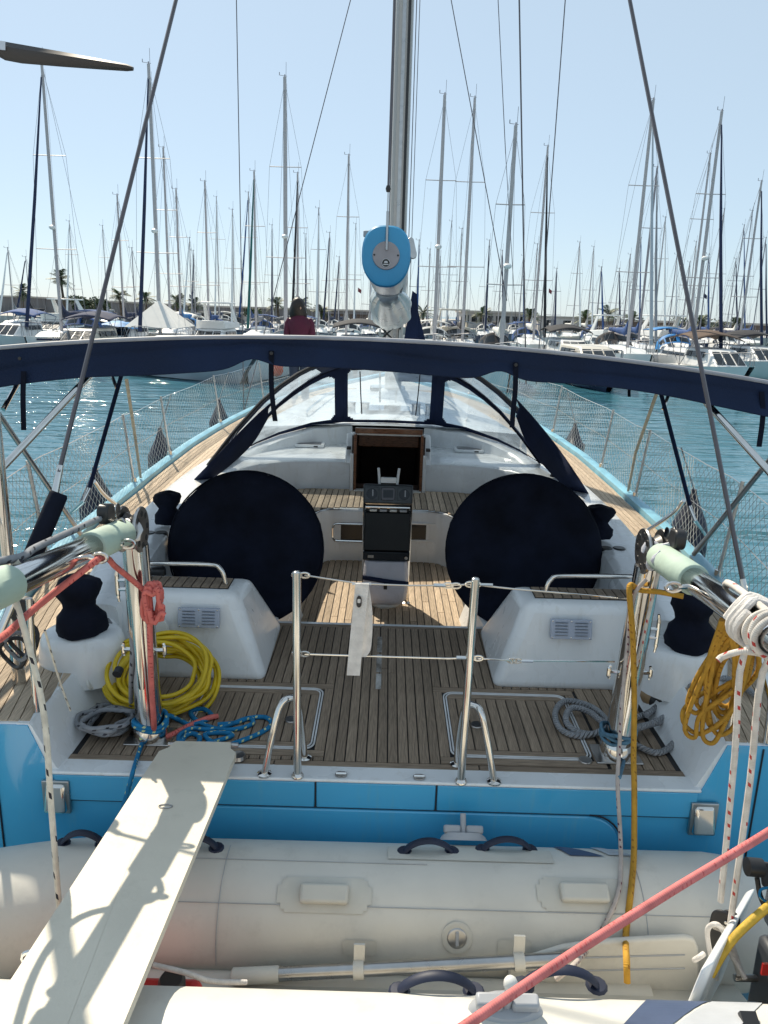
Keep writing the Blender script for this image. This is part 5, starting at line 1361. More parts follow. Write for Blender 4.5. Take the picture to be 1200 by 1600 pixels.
# brass ended fitting
p, q = A(1003, 1082, 1.345), A(1044, 1104, 1.35)
nz_o = MB().tube([p, lerp(p, q, .2), lerp(p, q, .55)], [.018, .04, .045], 18).build('power_plug', mat('tan_plug_plastic', (.45, .30, .16), .4, .2), None)
tag(nz_o, 'tan and black shore power plug lying on the starboard bulwark', 'plug')
MB().tube([lerp(p, q, .56), q + (q - p) * .25], [.05, .047], 18).build('plug_ring', black, nz_o)
MB().obox(lerp(p, q, .9) + Z * .05, (.05, .02, .012), (-.01, .03, 0), (0, 0, .006)).build('plug_flap', black, nz_o)

# grey flecked rope heap and blue rope on the port side
rnd = random.Random(11)
pts = []
for k in range(44):
    a = 2 * math.pi * k / 7.3
    rk = 26 + 22 * math.sin(k * .83) ** 2; pts.append(A(168 + rk * math.cos(a) + rnd.uniform(-7, 7), 1124 + rk * .5 * math.sin(a) + rnd.uniform(-5, 5), 1.318 + .0018 * k))
pts += [A(205, 1108, 1.35), B(205, 1060, 3.0), B(207, 1010, 2.98), B(203, 985, 3.0)]
rtag(rope('grey_rope', pts, .011, r_grey), 'grey flecked rope heaped on the teak at the foot of the port davit')
rtag(rope('winch_tail', [B(168, 968, 3.52), B(180, 985, 3.45), B(190, 1010, 3.40), B(196, 1040, 3.36), B(200, 1060, 3.34)], .010, r_grey), 'grey line leading down from the port quarter winch to the hose coil')
base = dvL[0]
pts = [base + Vector((.07 * math.cos(a), .066 * math.sin(a), .05 + .012 * math.sin(2 * a) + .01 * k / 5)) for k, a in enumerate([2 * math.pi * k / 8 for k in range(20)])]
pts += lay([(262, 1118, .03), (280, 1125), (300, 1132), (330, 1120), (318, 1108), (298, 1112), (310, 1128), (345, 1140), (375, 1138), (395, 1130), (388, 1122), (360, 1132), (330, 1140), (300, 1138), (280, 1150), (285, 1164), (305, 1166), (312, 1152), (298, 1146), (285, 1156), (295, 1168), (330, 1160), (362, 1150), (352, 1145), (320, 1148), (345, 1166), (375, 1158), (405, 1146), (424, 1132), (415, 1121), (390, 1122), (365, 1130), (340, 1132)])
rtag(rope('blue_rope', pts, .0112, r_blue), 'bright blue flecked rope tangled on the teak beside the port davit foot')
rtag(rope('blue_stern_line', [base + Vector((-.02, -.07, .03)), A(222, 1160, 1.315), A(214, 1185, 1.312), B(208, 1205, 2.70), B(200, 1235, 2.70), B(190, 1270, 2.68), B(184, 1300, 2.66)], .0095, r_blue), 'bright blue line hanging from the port davit foot down the blue transom')
# yellow hose coil
rnd = random.Random(3)
pts = []
hc = A(254, 1058, 1.44)
loops, per = 14, 14
for k in range(loops * per + 4):
    a = 2 * math.pi * k / per + 2.2
    q = k // per
    r_ = .205 + rnd.uniform(-.010, .010) + .034 * math.sin(q * 2.1) - .004 * (q % 3)
    off = .17 * (q / loops) - .07
    c = hc + Vector((.03 * math.sin(q * 1.7), 0, 0))
    ux, uy, un = X, Vector((0, .80, .60)), Vector((0, -.60, .80))
    pts.append(c + ux * r_ * math.cos(a) * 1.02 + uy * r_ * .84 * math.sin(a) + un * (off + .022 * math.sin(a * 2 + q) + rnd.uniform(-.006, .006)))
hose = rope('hose_coil', pts, .0106, hosem, n=5, seg=10)
tag(hose, 'coiled yellow garden hose propped behind the port davit post', 'hose')
q = B(189, 1047, 3.12); MB().tube([q + Vector((0, -.015, .012)), q + Vector((-.003, -.045, -.0))], [.02, .021], 14).build('hose_connector', black, hose)
MB().tube([q + Vector((.03, .06, .05)), q + Vector((0, -.012, .012))], .016, 12).build('hose_cuff', hosem, hose)

# pale clutter on the port quarter: hose reel and lines by the rail
o = thing('outboard_bracket', 'dark coiled lines and a block hung on the port quarter rail', 'rope gear', (-1.75, 2.95, 1.5))
for k, (px, py, r_) in enumerate(((28, 1010, .05), (36, 1000, .06), (22, 1020, .055))):
    c = B(px, py, 2.95); MB().tube([c + Vector((r_ * math.cos(a), .02 * math.sin(a * 2), r_ * 1.2 * math.sin(a))) for a in (2 * math.pi * j / 20 for j in range(20))], .009, 6, closed=True).build('hung_line', black if k else r_grey, o)
c = B(30, 955, 2.9); MB().prism(rrect(.09, .10, .03), c, X, Z, (0, .05, 0)).build('rail_block', black, o, bevel=.01)
rtag(rope('light_line', [B(70, 985, 2.4), B(92, 1060, 2.6), B(110, 1110, 2.75)], .004, r_wblk), 'thin pale line slanting down behind the black flecked rope')

# ------------------------------------------------------------------ wind generator
hub = Vector((-1.86, 3.0, 4.86))
wg = thing('wind_generator', 'wind generator with one dark blade reaching in at the top left corner', 'wind generator', (hub.x, hub.y + .1, 1.5))
MB().tube([(hub.x, hub.y + .12, 1.5), (hub.x, hub.y + .12, hub.z - .02)], .028, 12).build('pole', steel, wg)
MB().lathe([(.02, -.12), (.06, -.08), (.085, .0), (.09, .15), (.06, .3), (.02, .36)], hub, (0, 1, 0), 20).build('nacelle', gel, wg)
bcol = mat('dark_blade_plastic', (.045, .04, .04), .45, var=.1, nscale=4)
r0, r1 = B(2, 76, 3.0), B(206, 103, 3.0)
ang = math.atan2(r1.z - r0.z, r1.x - r0.x)
hub2 = r0 - (r1 - r0).normalized() * .22
off = hub2 - hub
for o_ in list(wg.children): o_.location = o_.location + off
for k in range(3):
    a = ang + 2 * math.pi * k / 3
    d = Vector((math.cos(a), 0, math.sin(a))); pz = Vector((-math.sin(a), 0, math.cos(a)))
    secs = []
    for t, up_, dn in ((.10, .026, -.026), (.20, .028, -.030), (.235, .032, -.048), (.30, .029, -.052), (.45, .022, -.044), (.60, .013, -.034), (.71, .005, -.026), (.735, -.004, -.020)):
        c = hub2 + d * t
        secs.append([c + pz * dn + Y * .0, c + pz * lerp(dn, up_, .3) - Y * .012, c + pz * lerp(dn, up_, .7) - Y * .014, c + pz * up_, c + pz * lerp(dn, up_, .6) + Y * .004])
    secs = [[hub2 + d * ((v_ - hub2).dot(d) if (v_ - hub2).dot(d) < .22 else .22 + ((v_ - hub2).dot(d) - .22) * .90) + pz * (v_ - hub2).dot(pz) * .74 + Y * (v_ - hub2).y for v_ in s_] for s_ in secs]
    MB().loft(secs).build('rotor_blade', bcol, wg, 40)
    MB().obox(hub2 + d * .215 + pz * .006 - Y * .016, d * .028, Y * .003, pz * .014).build('blade_root_plate', alu, wg)

# ------------------------------------------------------------------ woman on the foredeck
pf = Vector((B(468, 500, 12.6).x, 12.6, zs(12.6) + .015))
wo = thing('person', 'woman with long dark brown hair and a maroon top standing beyond the navy bimini', 'person', tuple(pf))
skin = mat('skin', (.50, .29, .20), .5, var=.05); hair = mat('dark_brown_hair', (.016, .009, .006), .5, var=.3, nscale=30, stretch=(6, 6, 1)); shirt = mat('maroon_jersey', (.085, .010, .032), .85, var=.1, nscale=10, bump=.2); jean = mat('dark_jeans', (.03, .045, .08), .85)
HS = 1.62
def body_ring(c, a, b, n_=14): return [c + Vector((a * math.cos(2 * math.pi * k / n_), b * math.sin(2 * math.pi * k / n_), 0)) for k in range(n_)]
def skin_mesh(name, verts, edges, radii, mt_, par):
    me = bpy.data.meshes.new(name); me.from_pydata([tuple(pf + Vector(v)) for v in verts], edges, []); me.materials.append(mt_)
    o = bpy.data.objects.new(name, me); COL.objects.link(o)
    md = o.modifiers.new('skin', 'SKIN'); md.use_smooth_shade = True
    for i, r_ in enumerate(radii): me.skin_vertices[0].data[i].radius = (r_, r_ if not isinstance(r_, tuple) else r_[1])
    me.skin_vertices[0].data[0].use_root = True
    s2 = o.modifiers.new('sub', 'SUBSURF'); s2.levels = 2; s2.render_levels = 2
    link(o, par); return o
V = [(0, 0, .88), (0, 0, 1.05), (0, .01, 1.22), (0, .01, 1.34), (0, 0, 1.41), (0, -.01, 1.47), (.025, -.025, 1.535), (.02, -.01, 1.60),
     (.15, .01, 1.33), (.20, .0, 1.10), (.19, -.12, .92), (.18, -.19, .86), (-.15, .01, 1.33), (-.20, 0, 1.10), (-.17, -.10, .90), (-.16, -.17, .84),
     (.085, 0, .80), (.09, -.01, .46), (.09, .02, .08), (.09, -.12, .03), (-.085, 0, .80), (-.09, -.01, .46), (-.09, .02, .08), (-.09, -.12, .03)]
Ed = [(0, 1), (1, 2), (2, 3), (3, 4), (4, 5), (5, 6), (6, 7), (3, 8), (8, 9), (9, 10), (10, 11), (3, 12), (12, 13), (13, 14), (14, 15), (0, 16), (16, 17), (17, 18), (18, 19), (0, 20), (20, 21), (21, 22), (22, 23)]
Rr = [.13, .11, .12, .11, .05, .06, .09, .07, .05, .042, .034, .028, .05, .042, .034, .028, .085, .06, .045, .035, .085, .06, .045, .035]
skin_mesh('body', V, Ed, Rr, skin, wo)
top = []
for z, a, b in ((.84, .175, .13), (1.0, .15, .115), (1.18, .17, .125), (1.28, .21, .125), (1.35, .165, .10), (1.41, .08, .075)): top.append(body_ring(pf + Vector((0, 0, z)), a, b, 18))
tp2 = MB().loft(top, cap=False).build('maroon_top', shirt, wo, 80)
for sx in (-1, 1): MB().tube([pf + Vector(v) for v in ((sx * .14, .01, 1.35), (sx * .18, .01, 1.28), (sx * .20, 0, 1.15), (sx * .198, -.03, 1.04))], [.055, .062, .056, .05], 12).build('sleeve', shirt, tp2, 80)
for sx in (-1, 1): MB().tube([pf + Vector(v) for v in ((sx * .07, 0, .90), (sx * .085, 0, .80), (sx * .09, -.01, .46), (sx * .09, .02, .10))], [.11, .098, .072, .062], 14).build('trouser_leg', jean, wo, 80)
hr = []
for z, a, b, yy in ((1.26, .06, .03, .09), (1.33, .13, .06, .07), (1.43, .138, .10, .035), (1.52, .128, .122, .02), (1.60, .112, .118, .01), (1.66, .076, .085, .0), (1.69, .01, .01, 0)):
    hr.append([pf + Vector((-.022 + a * math.cos(q) * (1 + .08 * math.sin(5 * q + z * 20)), yy - .05 + b * math.sin(q) * (1 + .08 * math.sin(4 * q + z * 31)) + .03, z)) for q in (2 * math.pi * k / 24 for k in range(24))])
MB().loft(hr).build('hair', hair, wo, 80)
for sx in (-1, 1): MB().ell(pf + Vector((sx * .03, -.10, 1.55)), .011, .006, .008, 8, 5).build('eye', black, wo)
MB().ell(pf + Vector((.03, -.118, 1.525)), .012, .018, .02, 8, 5).build('nose', skin, wo)
# ------------------------------------------------------------------ the far side of the harbour
bwhite = mat('boat_white', (.78, .78, .77), .35, var=.06, nscale=.6)
bcream = mat('boat_cream', (.66, .62, .54), .4, var=.06, nscale=.6)
bgrey = mat('boat_pale_grey', (.42, .46, .50), .4, var=.06, nscale=.6)
bnavy = mat('boat_navy', (.02, .035, .09), .3, var=.1, nscale=.6)
bteal = mat('boat_aqua', (.32, .52, .58), .35, var=.06, nscale=.6)
c_blue = mat('royal_blue_canvas', (.02, .075, .24), .8, var=.2, nscale=2)
c_sky = mat('sky_blue_tarpaulin', (.02, .22, .55), .6, var=.2, nscale=2)
c_navy = mat('boat_navy_canvas', (.02, .03, .08), .85, var=.2, nscale=2)
c_white = mat('white_canvas', (.74, .72, .68), .8, var=.08, nscale=1)
c_brown = mat('brown_canvas', (.13, .085, .06), .85, var=.2, nscale=1)
c_grey = mat('grey_canvas', (.30, .31, .33), .85, var=.15, nscale=1)
c_red = mat('dull_red_canvas', (.22, .05, .06), .8)
c_black = mat('black_canvas', (.02, .02, .025), .85)
farmast = mat('far_mast_hazed', (.48, .44, .44), .45, .2, var=.05)  # mast grey made paler to stand for haze; no hazy air is modelled
farmast2 = mat('far_mast_dark', (.32, .29, .31), .45, .2, var=.05)
stay = mat('far_stay_wire', (.28, .28, .30), .5, .3)
orange = mat('orange_buoy', (.75, .12, .06), .5)

rh = random.Random(4)
def far_yacht(px, py, Yd, label, hull=bwhite, hood=None, cover=c_navy, furl=None, rz=0., group='sailing yachts moored across the fairway', thick=1., spread=2, detail=1, mastm_=farmast, tent=None, no_hood=False, kind=None, flag=None):
    if hood is None: hood = rh.choice([c_blue, c_navy, c_grey, c_white, c_navy, c_black, c_brown])
    tp0 = B(px, py, Yd)
    mh = tp0.z
    Lh = max(7.5, min(15, mh * .72)); W = Lh * .155
    r = thing('moored_yacht', label, 'sailing yacht', (tp0.x, Yd, 0), group, local=True, rz=rz)
    yb, ya = -.42 * Lh, .58 * Lh
    fb = 1.0 + .02 * Lh
    def hbm(t): return W * (math.sin(min(1, t * 1.25) * math.pi / 2) ** .8) if t < .8 else W * lerp(1, .82, (t - .8) / .2)
    sec = []
    for t in (0.0, .06, .15, .3, .5, .7, .85, 1):
        y = lerp(yb, ya, t); h = max(.04, hbm(t)); z = fb + .25 * (1 - t) ** 2
        rk = .35 * (1 - t) ** 3
        half = [(h, z, 0), (h * .97, z * .6, rk * .8), (h * .80, .12, rk * 2), (h * .4, -.2, rk * 3), (0, -.35, rk * 3)]
        sec.append([Vector((a, y + q, b)) for a, b, q in half] + [Vector((-a, y + q, b)) for a, b, q in reversed(half[:-1])])
    MB().loft(sec, ring_closed=False, cap=False).build('hull', hull, r, 50)
    MB().loft([[Vector((s_.x, s_.y, s_.z - .03)) for s_ in (a[0], a[-1])] for a in sec], ring_closed=False, cap=False).build('deck', bwhite, r, 0)
    MB().add([sec[-1][k] for k in range(9)], [tuple(range(9))]).build('transom', hull, r, 0)
    MB().loft([[Vector((s_.x * 1.012, s_.y, s_.z * .93)) for s_ in (a[0], a[1])][:1] + [Vector((a[0].x * 1.006, a[0].y, a[0].z * .86))] for a in sec[1:]], ring_closed=False, cap=False).build('cove_stripe', c_navy, r, 0)
    # coachroof with windows
    c0, c1 = -.14 * Lh, .26 * Lh
    zt = fb + .42
    cab = MB().hexa([(-W * .45, c0 - .7, fb), (W * .45, c0 - .7, fb), (W * .62, c1, fb), (-W * .62, c1, fb), (-W * .36, c0, zt - .05), (W * .36, c0, zt - .05), (W * .55, c1, zt + .08), (-W * .55, c1, zt + .08)]).build('coachroof', bwhite, r, 40, bevel=.08)
    if detail:
        for sx in (-1, 1):
            MB().hexa([(sx * W * .505, c0 + .5, fb + .12), (sx * W * .515, c0 + .5, fb + .12), (sx * W * .60, c1 - .4, fb + .12), (sx * W * .59, c1 - .4, fb + .12), (sx * W * .47, c0 + .5, fb + .28), (sx * W * .48, c0 + .5, fb + .28), (sx * W * .57, c1 - .4, fb + .30), (sx * W * .56, c1 - .4, fb + .30)]).build('cabin_window', glassd, cab)
    if not no_hood:
        # sprayhood: arched shell with clear front
        def hd(u, v):
            a = math.pi * u
            return Vector((-math.cos(a) * W * .66, c1 - .5 + .9 * v + .25 * (1 - math.sin(a)), fb + .3 + math.sin(a) ** .7 * lerp(.45, .95, min(1, v * 1.6))))
        panelled(hd, 30, 10, lambda u, v: int(u * 4) if (.1 < u < .9 and v < .5 and abs((u * 4) % 1 - .5) < .42 and v > .08) else None, hood, glassd, 'sprayhood', 'hood_window', r)
        if Lh > 9 and random.random() < .55:
            MB().grid(lambda u, v: Vector((lerp(-W * .72, W * .72, u), c1 + .8 + 2.2 * v, fb + 1.45 + .18 * math.sin(math.pi * u) - .05 * (2 * v - 1) ** 2)), 10, 4).build('bimini_top', hood, r, 80, solid=.03)
            for sx in (-1, 1):
                for yy in (.85, 2.95): MB().tube([(sx * W * .72, c1 + yy, fb + 1.46), (sx * W * .74, c1 + 1.9, fb + .2)], .018, 5).build('bimini_pole', stay, r)
    # mast and rig
    rt = .058 * thick * (.8 + Lh * .025)
    mst = MB().tube([(0, 0, fb + .3), (0, 0, mh * .6), (0, 0, mh)], [rt, rt, rt * .8], 8, flat=1.35).build('mast', mastm_, r)
    sp = []
    for k in range(spread):
        z = lerp(fb, mh, (k + 1) / (spread + 1) * (1.02 if spread > 1 else 1.05)); hw = W * (.66 - .14 * k)
        sp.append((z, hw))
        MB().tube([(-hw, .12, z + .03), (0, 0, z), (hw, .12, z + .03)], .026, 5).build('spreader', mastm_, mst)
    rg = MB()
    for sx in (-1, 1):
        pts = [(sx * W * .85, .1, fb)] + [(sx * hw, .12, z) for z, hw in sp] + [(0, 0, mh * .985)]
        for a, b in zip(pts, pts[1:]): rg.tube([a, b], .010, 3, cap=False)
        rg.tube([(sx * W * .82, .4, fb), (0, 0, sp[0][0])], .008, 3, cap=False)
    rg.tube([(0, ya - .1, fb), (0, 0, mh)], .010, 3, cap=False)
    rg.tube([(0, yb + .3, fb + .3), (0, 0, mh * .97)], .010, 3, cap=False)
    rg.tube([(.1, .1, fb), (.1, .1, mh * .98)], .007, 3, cap=False)
    rg.build('standing_rigging', stay, mst, 0, kind='stuff')
    tpm = MB().tube([(0, 0, mh), (0, 0, mh + .12)], .03, 5)
    tpm.tube([(-.28, -.1, mh + .05), (.12, .05, mh + .05)], .012, 4); tpm.tube([(.06, .05, mh), (.07, .05, mh + .75)], .011, 4); tpm.tube([(-.28, -.1, mh + .05), (-.28, -.1, mh + .2)], .02, 4)
    tpm.build('masthead_gear', farmast2, mst, 0, kind='stuff')
    if detail and random.random() < .8:
        MB().ell((0, -.22, lerp(fb, mh, .42)), .2, .2, .13, 10, 5).build('radar_dome', bwhite, mst)
    if furl: 
        MB().tube([(0, yb + .35, fb + .7), (0, lerp(yb + .35, 0, .5), lerp(fb + .7, mh * .96, .5)), (0, -.2, mh * .95)], [.10, .085, .035], 7).build('furled_sail', furl, r)
    zb = fb + 1.1
    MB().tube([(0, .15, zb), (0, .40 * Lh, zb + .12)], .07, 6).build('boom', mastm_, r)
    rings = []
    for k in range(9):
        t = k / 8; s_ = .17 * (1 - .55 * t) * (1 + .1 * math.sin(k * 2.3))
        rings.append([Vector((s_ * .9 * math.cos(a), lerp(.1, .39 * Lh, t), zb + .12 + .12 * t + (.28 if k == 0 else .06) + s_ * 1.5 * math.sin(a) + (.35 if k == 0 else .12 if k == 1 else 0) * max(0, math.sin(a)))) for a in (2 * math.pi * q / 10 for q in range(10))])
    MB().loft(rings).build('sail_cover', cover, r, 60)
    # pulpit
    if detail:
        pp = MB(); pp.tube(smooth([(-W * .45, yb + 1.4, fb + .85), (-W * .2, yb + .35, fb + .95), (0, yb + .0, fb + .98), (W * .2, yb + .35, fb + .95), (W * .45, yb + 1.4, fb + .85)], 4), .02, 5)
        for sx in (-1, 1):
            pp.tube([(sx * W * .45, yb + 1.4, fb + .85), (sx * W * .45, yb + 1.4, fb + .2)], .018, 4); pp.tube([(sx * W * .15, yb + .3, fb + .95), (sx * W * .12, yb + .4, fb + .25)], .018, 4)
            for k in range(5):
                y = lerp(yb + 2.2, ya - .5, k / 4); x = sx * hbm((y - yb) / Lh) * .95
                pp.tube([(x, y, fb), (x, y, fb + .65)], .014, 4)
        pp.build('guard_rail', stay, r, 0, kind='stuff')
    if tent:
        z1 = fb + 1.55
        mb = MB(); ax_ = [(-W * .82, yb + 2.6, z1 - .7), (W * .82, yb + 2.6, z1 - .7), (W * .86, 2.4, z1 - .65), (-W * .86, 2.4, z1 - .65), (0, 0, z1 + .75)]
        mb.add(ax_, [(0, 1, 4), (1, 2, 4), (2, 3, 4), (3, 0, 4)]); mb.build('awning', tent, r, 0, solid=.02)
        for q in ax_[:4]: MB().tube([q, (q[0] * .8, q[1], fb)], .02, 5).build('awning_pole', stay, r)
    if flag:
        z, hw = sp[0]
        MB().add([(hw * .8, .1, z - .5), (hw * .8, .1, z - .78), (hw * .8 + .22, .15, z - .92), (hw * .8 + .24, .15, z - .66)], [(0, 1, 2, 3)]).build('flag', flag, r, 0, solid=.01)
    return r

FR_ = [
 (65, 97, 46, 'white sailing yacht under the leftmost tall mast, its sprayhood royal blue', dict(hood=c_blue, cover=c_navy, furl=c_navy, spread=2, thick=1.15)),
 (232, 100, 44, 'sailing yacht under a peaked white awning, dark furled sail on its forestay', dict(tent=c_white, furl=c_navy, hull=bgrey, spread=2, thick=1.2, no_hood=True, rz=.05)),
 (445, 120, 47, 'sailing yacht with the tallest mast left of the boom end and a black cover', dict(cover=c_black, hull=bwhite, spread=2, thick=1.35, hood=c_grey)),
 (695, 148, 46, 'sailing yacht whose tall mast stands nearest right of the blue boom end', dict(cover=c_white, spread=2, thick=1.2, hood=c_white)),
 (742, 153, 49, 'sailing yacht with a folded black cover at the foot of its tall mast', dict(cover=c_black, spread=2, thick=1.1, hood=c_grey)),
 (806, 196, 36, 'aqua hulled sailing yacht with its bow beside the starboard bimini strap', dict(hull=bteal, cover=c_white, spread=2, thick=1.2, hood=c_black)),
 (1021, 156, 46, 'sailing yacht on the right with a navy boom cover slanting over its cockpit', dict(cover=c_blue, spread=2, thick=1.2, furl=bgrey, hood=c_black)),
 (1128, 174, 45, 'sailing yacht with a dark blue furled sail beside its tall mast on the right', dict(furl=c_navy, cover=c_blue, spread=2, thick=1.2, hood=c_sky)),
]
for px, py, Yd, lab, kw in FR_: far_yacht(px, py, Yd, lab, **kw)
MID = [
 (255, 231, 57, 'second row yacht with its mast just right of the white awning', dict(cover=c_blue)),
 (320, 284, 58, 'second row yacht, lone pale mast between awning yacht and tallest left mast', dict(cover=c_blue, hood=c_blue)),
 (545, 243, 57, 'second row yacht with a pale mast just left of the blue boom end', dict(cover=c_white, hood=c_white, flag=c_red)),
 (856, 229, 57, 'second row yacht with a black furled sail, right of the aqua hulled yacht', dict(furl=c_black, cover=c_white, flag=c_red)),
 (1027, 262, 55, 'yacht with a dark grey mast close right of the navy boom cover yacht', dict(mastm_=farmast2, cover=c_blue, furl=c_grey)),
 (1110, 241, 58, 'second row yacht whose mast rises just left of the dark blue furled sail', dict(cover=c_grey, flag=c_navy)),
 (1190, 284, 54, 'yacht with a navy furled sail at the right edge of the photo', dict(furl=c_navy, cover=c_navy)),
 (275, 296, 60, 'second row yacht with a blue sail bag round its mast foot', dict(cover=c_sky, hood=c_sky, flag=c_grey)),
 (183, 305, 60, 'second row yacht with a thin mast behind the port backstay', dict(cover=c_navy)),
 (397, 268, 59, 'second row yacht with a green furled sail left of the tallest left mast', dict(furl=mat('green_canvas', (.02, .13, .12), .8), cover=c_grey)),
 (465, 271, 60, 'second row yacht with a black furled sail by the woman in maroon', dict(furl=c_black, cover=c_white)),
]
for px, py, Yd, lab, kw in MID: far_yacht(px, py, Yd, lab, group='sailing yachts in the second row', detail=0, **kw)
FAR = [(108, 346), (160, 353), (338, 308), (363, 328), (388, 301), (498, 326), (515, 364), (556, 350), (600, 372), (706, 346), (722, 358), (765, 376), (785, 392), (818, 400), (870, 420), (906, 379), (928, 386), (940, 418), (968, 420), (1002, 372), (1040, 340), (1058, 398), (1088, 378), (1132, 327), (1150, 405), (1163, 352), (1176, 330), (1197, 372), (12, 388), (40, 402), (206, 388), (296, 372), (425, 352), (478, 366), (580, 380), (655, 376), (672, 390), (688, 402), (302, 392), (530, 402), (840, 382), (1078, 410), (1108, 398), (985, 398)]
WRD = ['first', 'second', 'third', 'fourth', 'fifth', 'sixth', 'seventh', 'eighth', 'ninth', 'tenth', 'eleventh', 'twelfth', 'thirteenth', 'fourteenth', 'fifteenth', 'sixteenth', 'seventeenth', 'eighteenth', 'nineteenth', 'twentieth']
rf = random.Random(21)
FAR.sort()
lefts = [q for q in FAR if q[0] < 605]; rights = [q for q in FAR if q[0] >= 605]
for grp, side_ in ((lefts, 'left'), (rights, 'right')):
    n = len(grp)
    for i, (px, py) in enumerate(grp):
        order = i if side_ == 'right' else n - 1 - i
        word = WRD[order] if order < 20 else ('twenty ' + WRD[order - 20])
        far_yacht(px, py, 74 + (i % 4) * 7, f'small far back row yacht, {word} slim mast {side_} of the main mast', hull=rf.choice([bwhite, bwhite, bcream, bnavy, bgrey]), hood=rf.choice([c_blue, c_navy, c_grey, c_white, c_black]), cover=rf.choice([c_blue, c_navy, c_white, c_grey, c_black]), furl=rf.choice([None, bwhite, bwhite, c_blue, c_navy]), group='sailing yachts in the far back row', rz=rf.uniform(-.12, .12), spread=rf.choice([1, 1, 2]), detail=0, thick=rf.uniform(.55, .85), mastm_=rf.choice([farmast, farmast, farmast2]))

def motor_boat(px, py, Yd, Lh, label, hull=bwhite, top=bwhite, rz=0., fly=False, cover=None, canopy=None, rail=True):
    p = B(px, py, Yd)
    r = thing('motor_boat', label, 'motor boat', (p.x, Yd, 0), 'motor boats across the harbour', local=True, rz=rz)
    W, yb, ya, fb = Lh * .17, -.45 * Lh, .55 * Lh, .65 + .03 * Lh
    sec = []
    for t in (0, .08, .2, .4, .7, 1):
        h = max(.05, W * math.sin(min(1, .06 + t * 1.5) * math.pi / 2)); y = lerp(yb, ya, t); z = fb + .35 * (1 - t) ** 2
        sec.append([Vector((a, y + q * (1 - t), b)) for a, b, q in ((h, z, 0), (h * .9, z * .5, .6), (h * .8, .05, 1), (0, -.3, 1.4), (-h * .8, .05, 1), (-h * .9, z * .5, .6), (-h, z, 0))])
    MB().loft(sec, ring_closed=False, cap=False).build('hull', hull, r, 40)
    MB().loft([[a[0] - Z * .02, a[-1] - Z * .02] for a in sec], ring_closed=False, cap=False).build('deck', bwhite, r, 0)
    MB().add(sec[-1], [tuple(range(7))]).build('transom', hull, r, 0)
    z0 = fb + .05; z1 = fb + .95
    hs = MB().hexa([(-W * .6, -.22 * Lh, z0), (W * .6, -.22 * Lh, z0), (W * .8, .3 * Lh, z0), (-W * .8, .3 * Lh, z0), (-W * .5, -.02 * Lh, z1), (W * .5, -.02 * Lh, z1), (W * .72, .28 * Lh, z1 + .05), (-W * .72, .28 * Lh, z1 + .05)]).build('deckhouse', top, r, 30, bevel=.07)
    n = 3
    for k in range(n):
        xa, xb = lerp(-W * .52, W * .52, k / n) + .04, lerp(-W * .52, W * .52, (k + 1) / n) - .04
        def q(x, t, d=.03): return (x * lerp(1.08, .92, t), lerp(-.22 * Lh, -.02 * Lh, t) - d, lerp(z0, z1, t) + d * .6)
        MB().hexa([q(xa, .25), q(xb, .25), q(xb, .25, -.02), q(xa, .25, -.02), q(xa, .88), q(xb, .88), q(xb, .88, -.02), q(xa, .88, -.02)]).build('windscreen', glassd, hs)
    for sx in (-1, 1):
        for k in range(3):
            ya_, yb_ = lerp(.0, .26 * Lh, k / 3) + .05, lerp(.0, .26 * Lh, (k + 1) / 3) - .05
            x0, x1 = W * lerp(.66, .76, ya_ / (.3 * Lh)), W * lerp(.66, .76, yb_ / (.3 * Lh))
            MB().hexa([(sx * (x0 - .02), ya_, z0 + .5), (sx * (x0 + .04), ya_, z0 + .5), (sx * (x1 + .04), yb_, z0 + .5), (sx * (x1 - .02), yb_, z0 + .5), (sx * (x0 - .09), ya_, z1 - .12), (sx * (x0 - .03), ya_, z1 - .12), (sx * (x1 - .03), yb_, z1 - .12), (sx * (x1 - .09), yb_, z1 - .12)]).build('side_window', glassd, hs)
    if fly:
        f = MB().hexa([(-W * .62, -.0 * Lh, z1 + .02), (W * .62, 0, z1 + .02), (W * .75, .42 * Lh, z1 + .06), (-W * .75, .42 * Lh, z1 + .06), (-W * .58, -.03 * Lh, z1 + .55), (W * .58, -.03 * Lh, z1 + .55), (W * .7, .42 * Lh, z1 + .42), (-W * .7, .42 * Lh, z1 + .42)]).build('flybridge', top, r, 30, bevel=.06)
        MB().box(-W * .6, W * .6, .12 * Lh, .38 * Lh, z1 + 1.6, z1 + 1.7).build('hardtop', top, r, bevel=.04)
        for sx in (-1, 1): MB().hexa([(sx * W * .6, .30 * Lh, z1 + .4), (sx * W * .66, .30 * Lh, z1 + .4), (sx * W * .66, .40 * Lh, z1 + .4), (sx * W * .6, .40 * Lh, z1 + .4), (sx * W * .54, .2 * Lh, z1 + 1.61), (sx * W * .58, .2 * Lh, z1 + 1.61), (sx * W * .58, .26 * Lh, z1 + 1.61), (sx * W * .54, .26 * Lh, z1 + 1.61)]).build('arch_leg', top, r)
    if canopy:
        MB().grid(lambda u, v: Vector((lerp(-W * .95, W * .95, u), lerp(.05 * Lh, .5 * Lh, v), z1 + .42 + .28 * math.sin(math.pi * u) + .25 * math.sin(math.pi * v))), 14, 10).build('canopy', canopy, r, 80, solid=.03)
        for sx in (-1, 1):
            for v in (.05, .27, .5): MB().tube([(sx * W * .95, v * Lh, z1 + .43 + .2 * math.sin(math.pi * (v - .05) / .45)), (sx * W * .92, .28 * Lh, fb)], .02, 5).build('canopy_pole', stay, r)
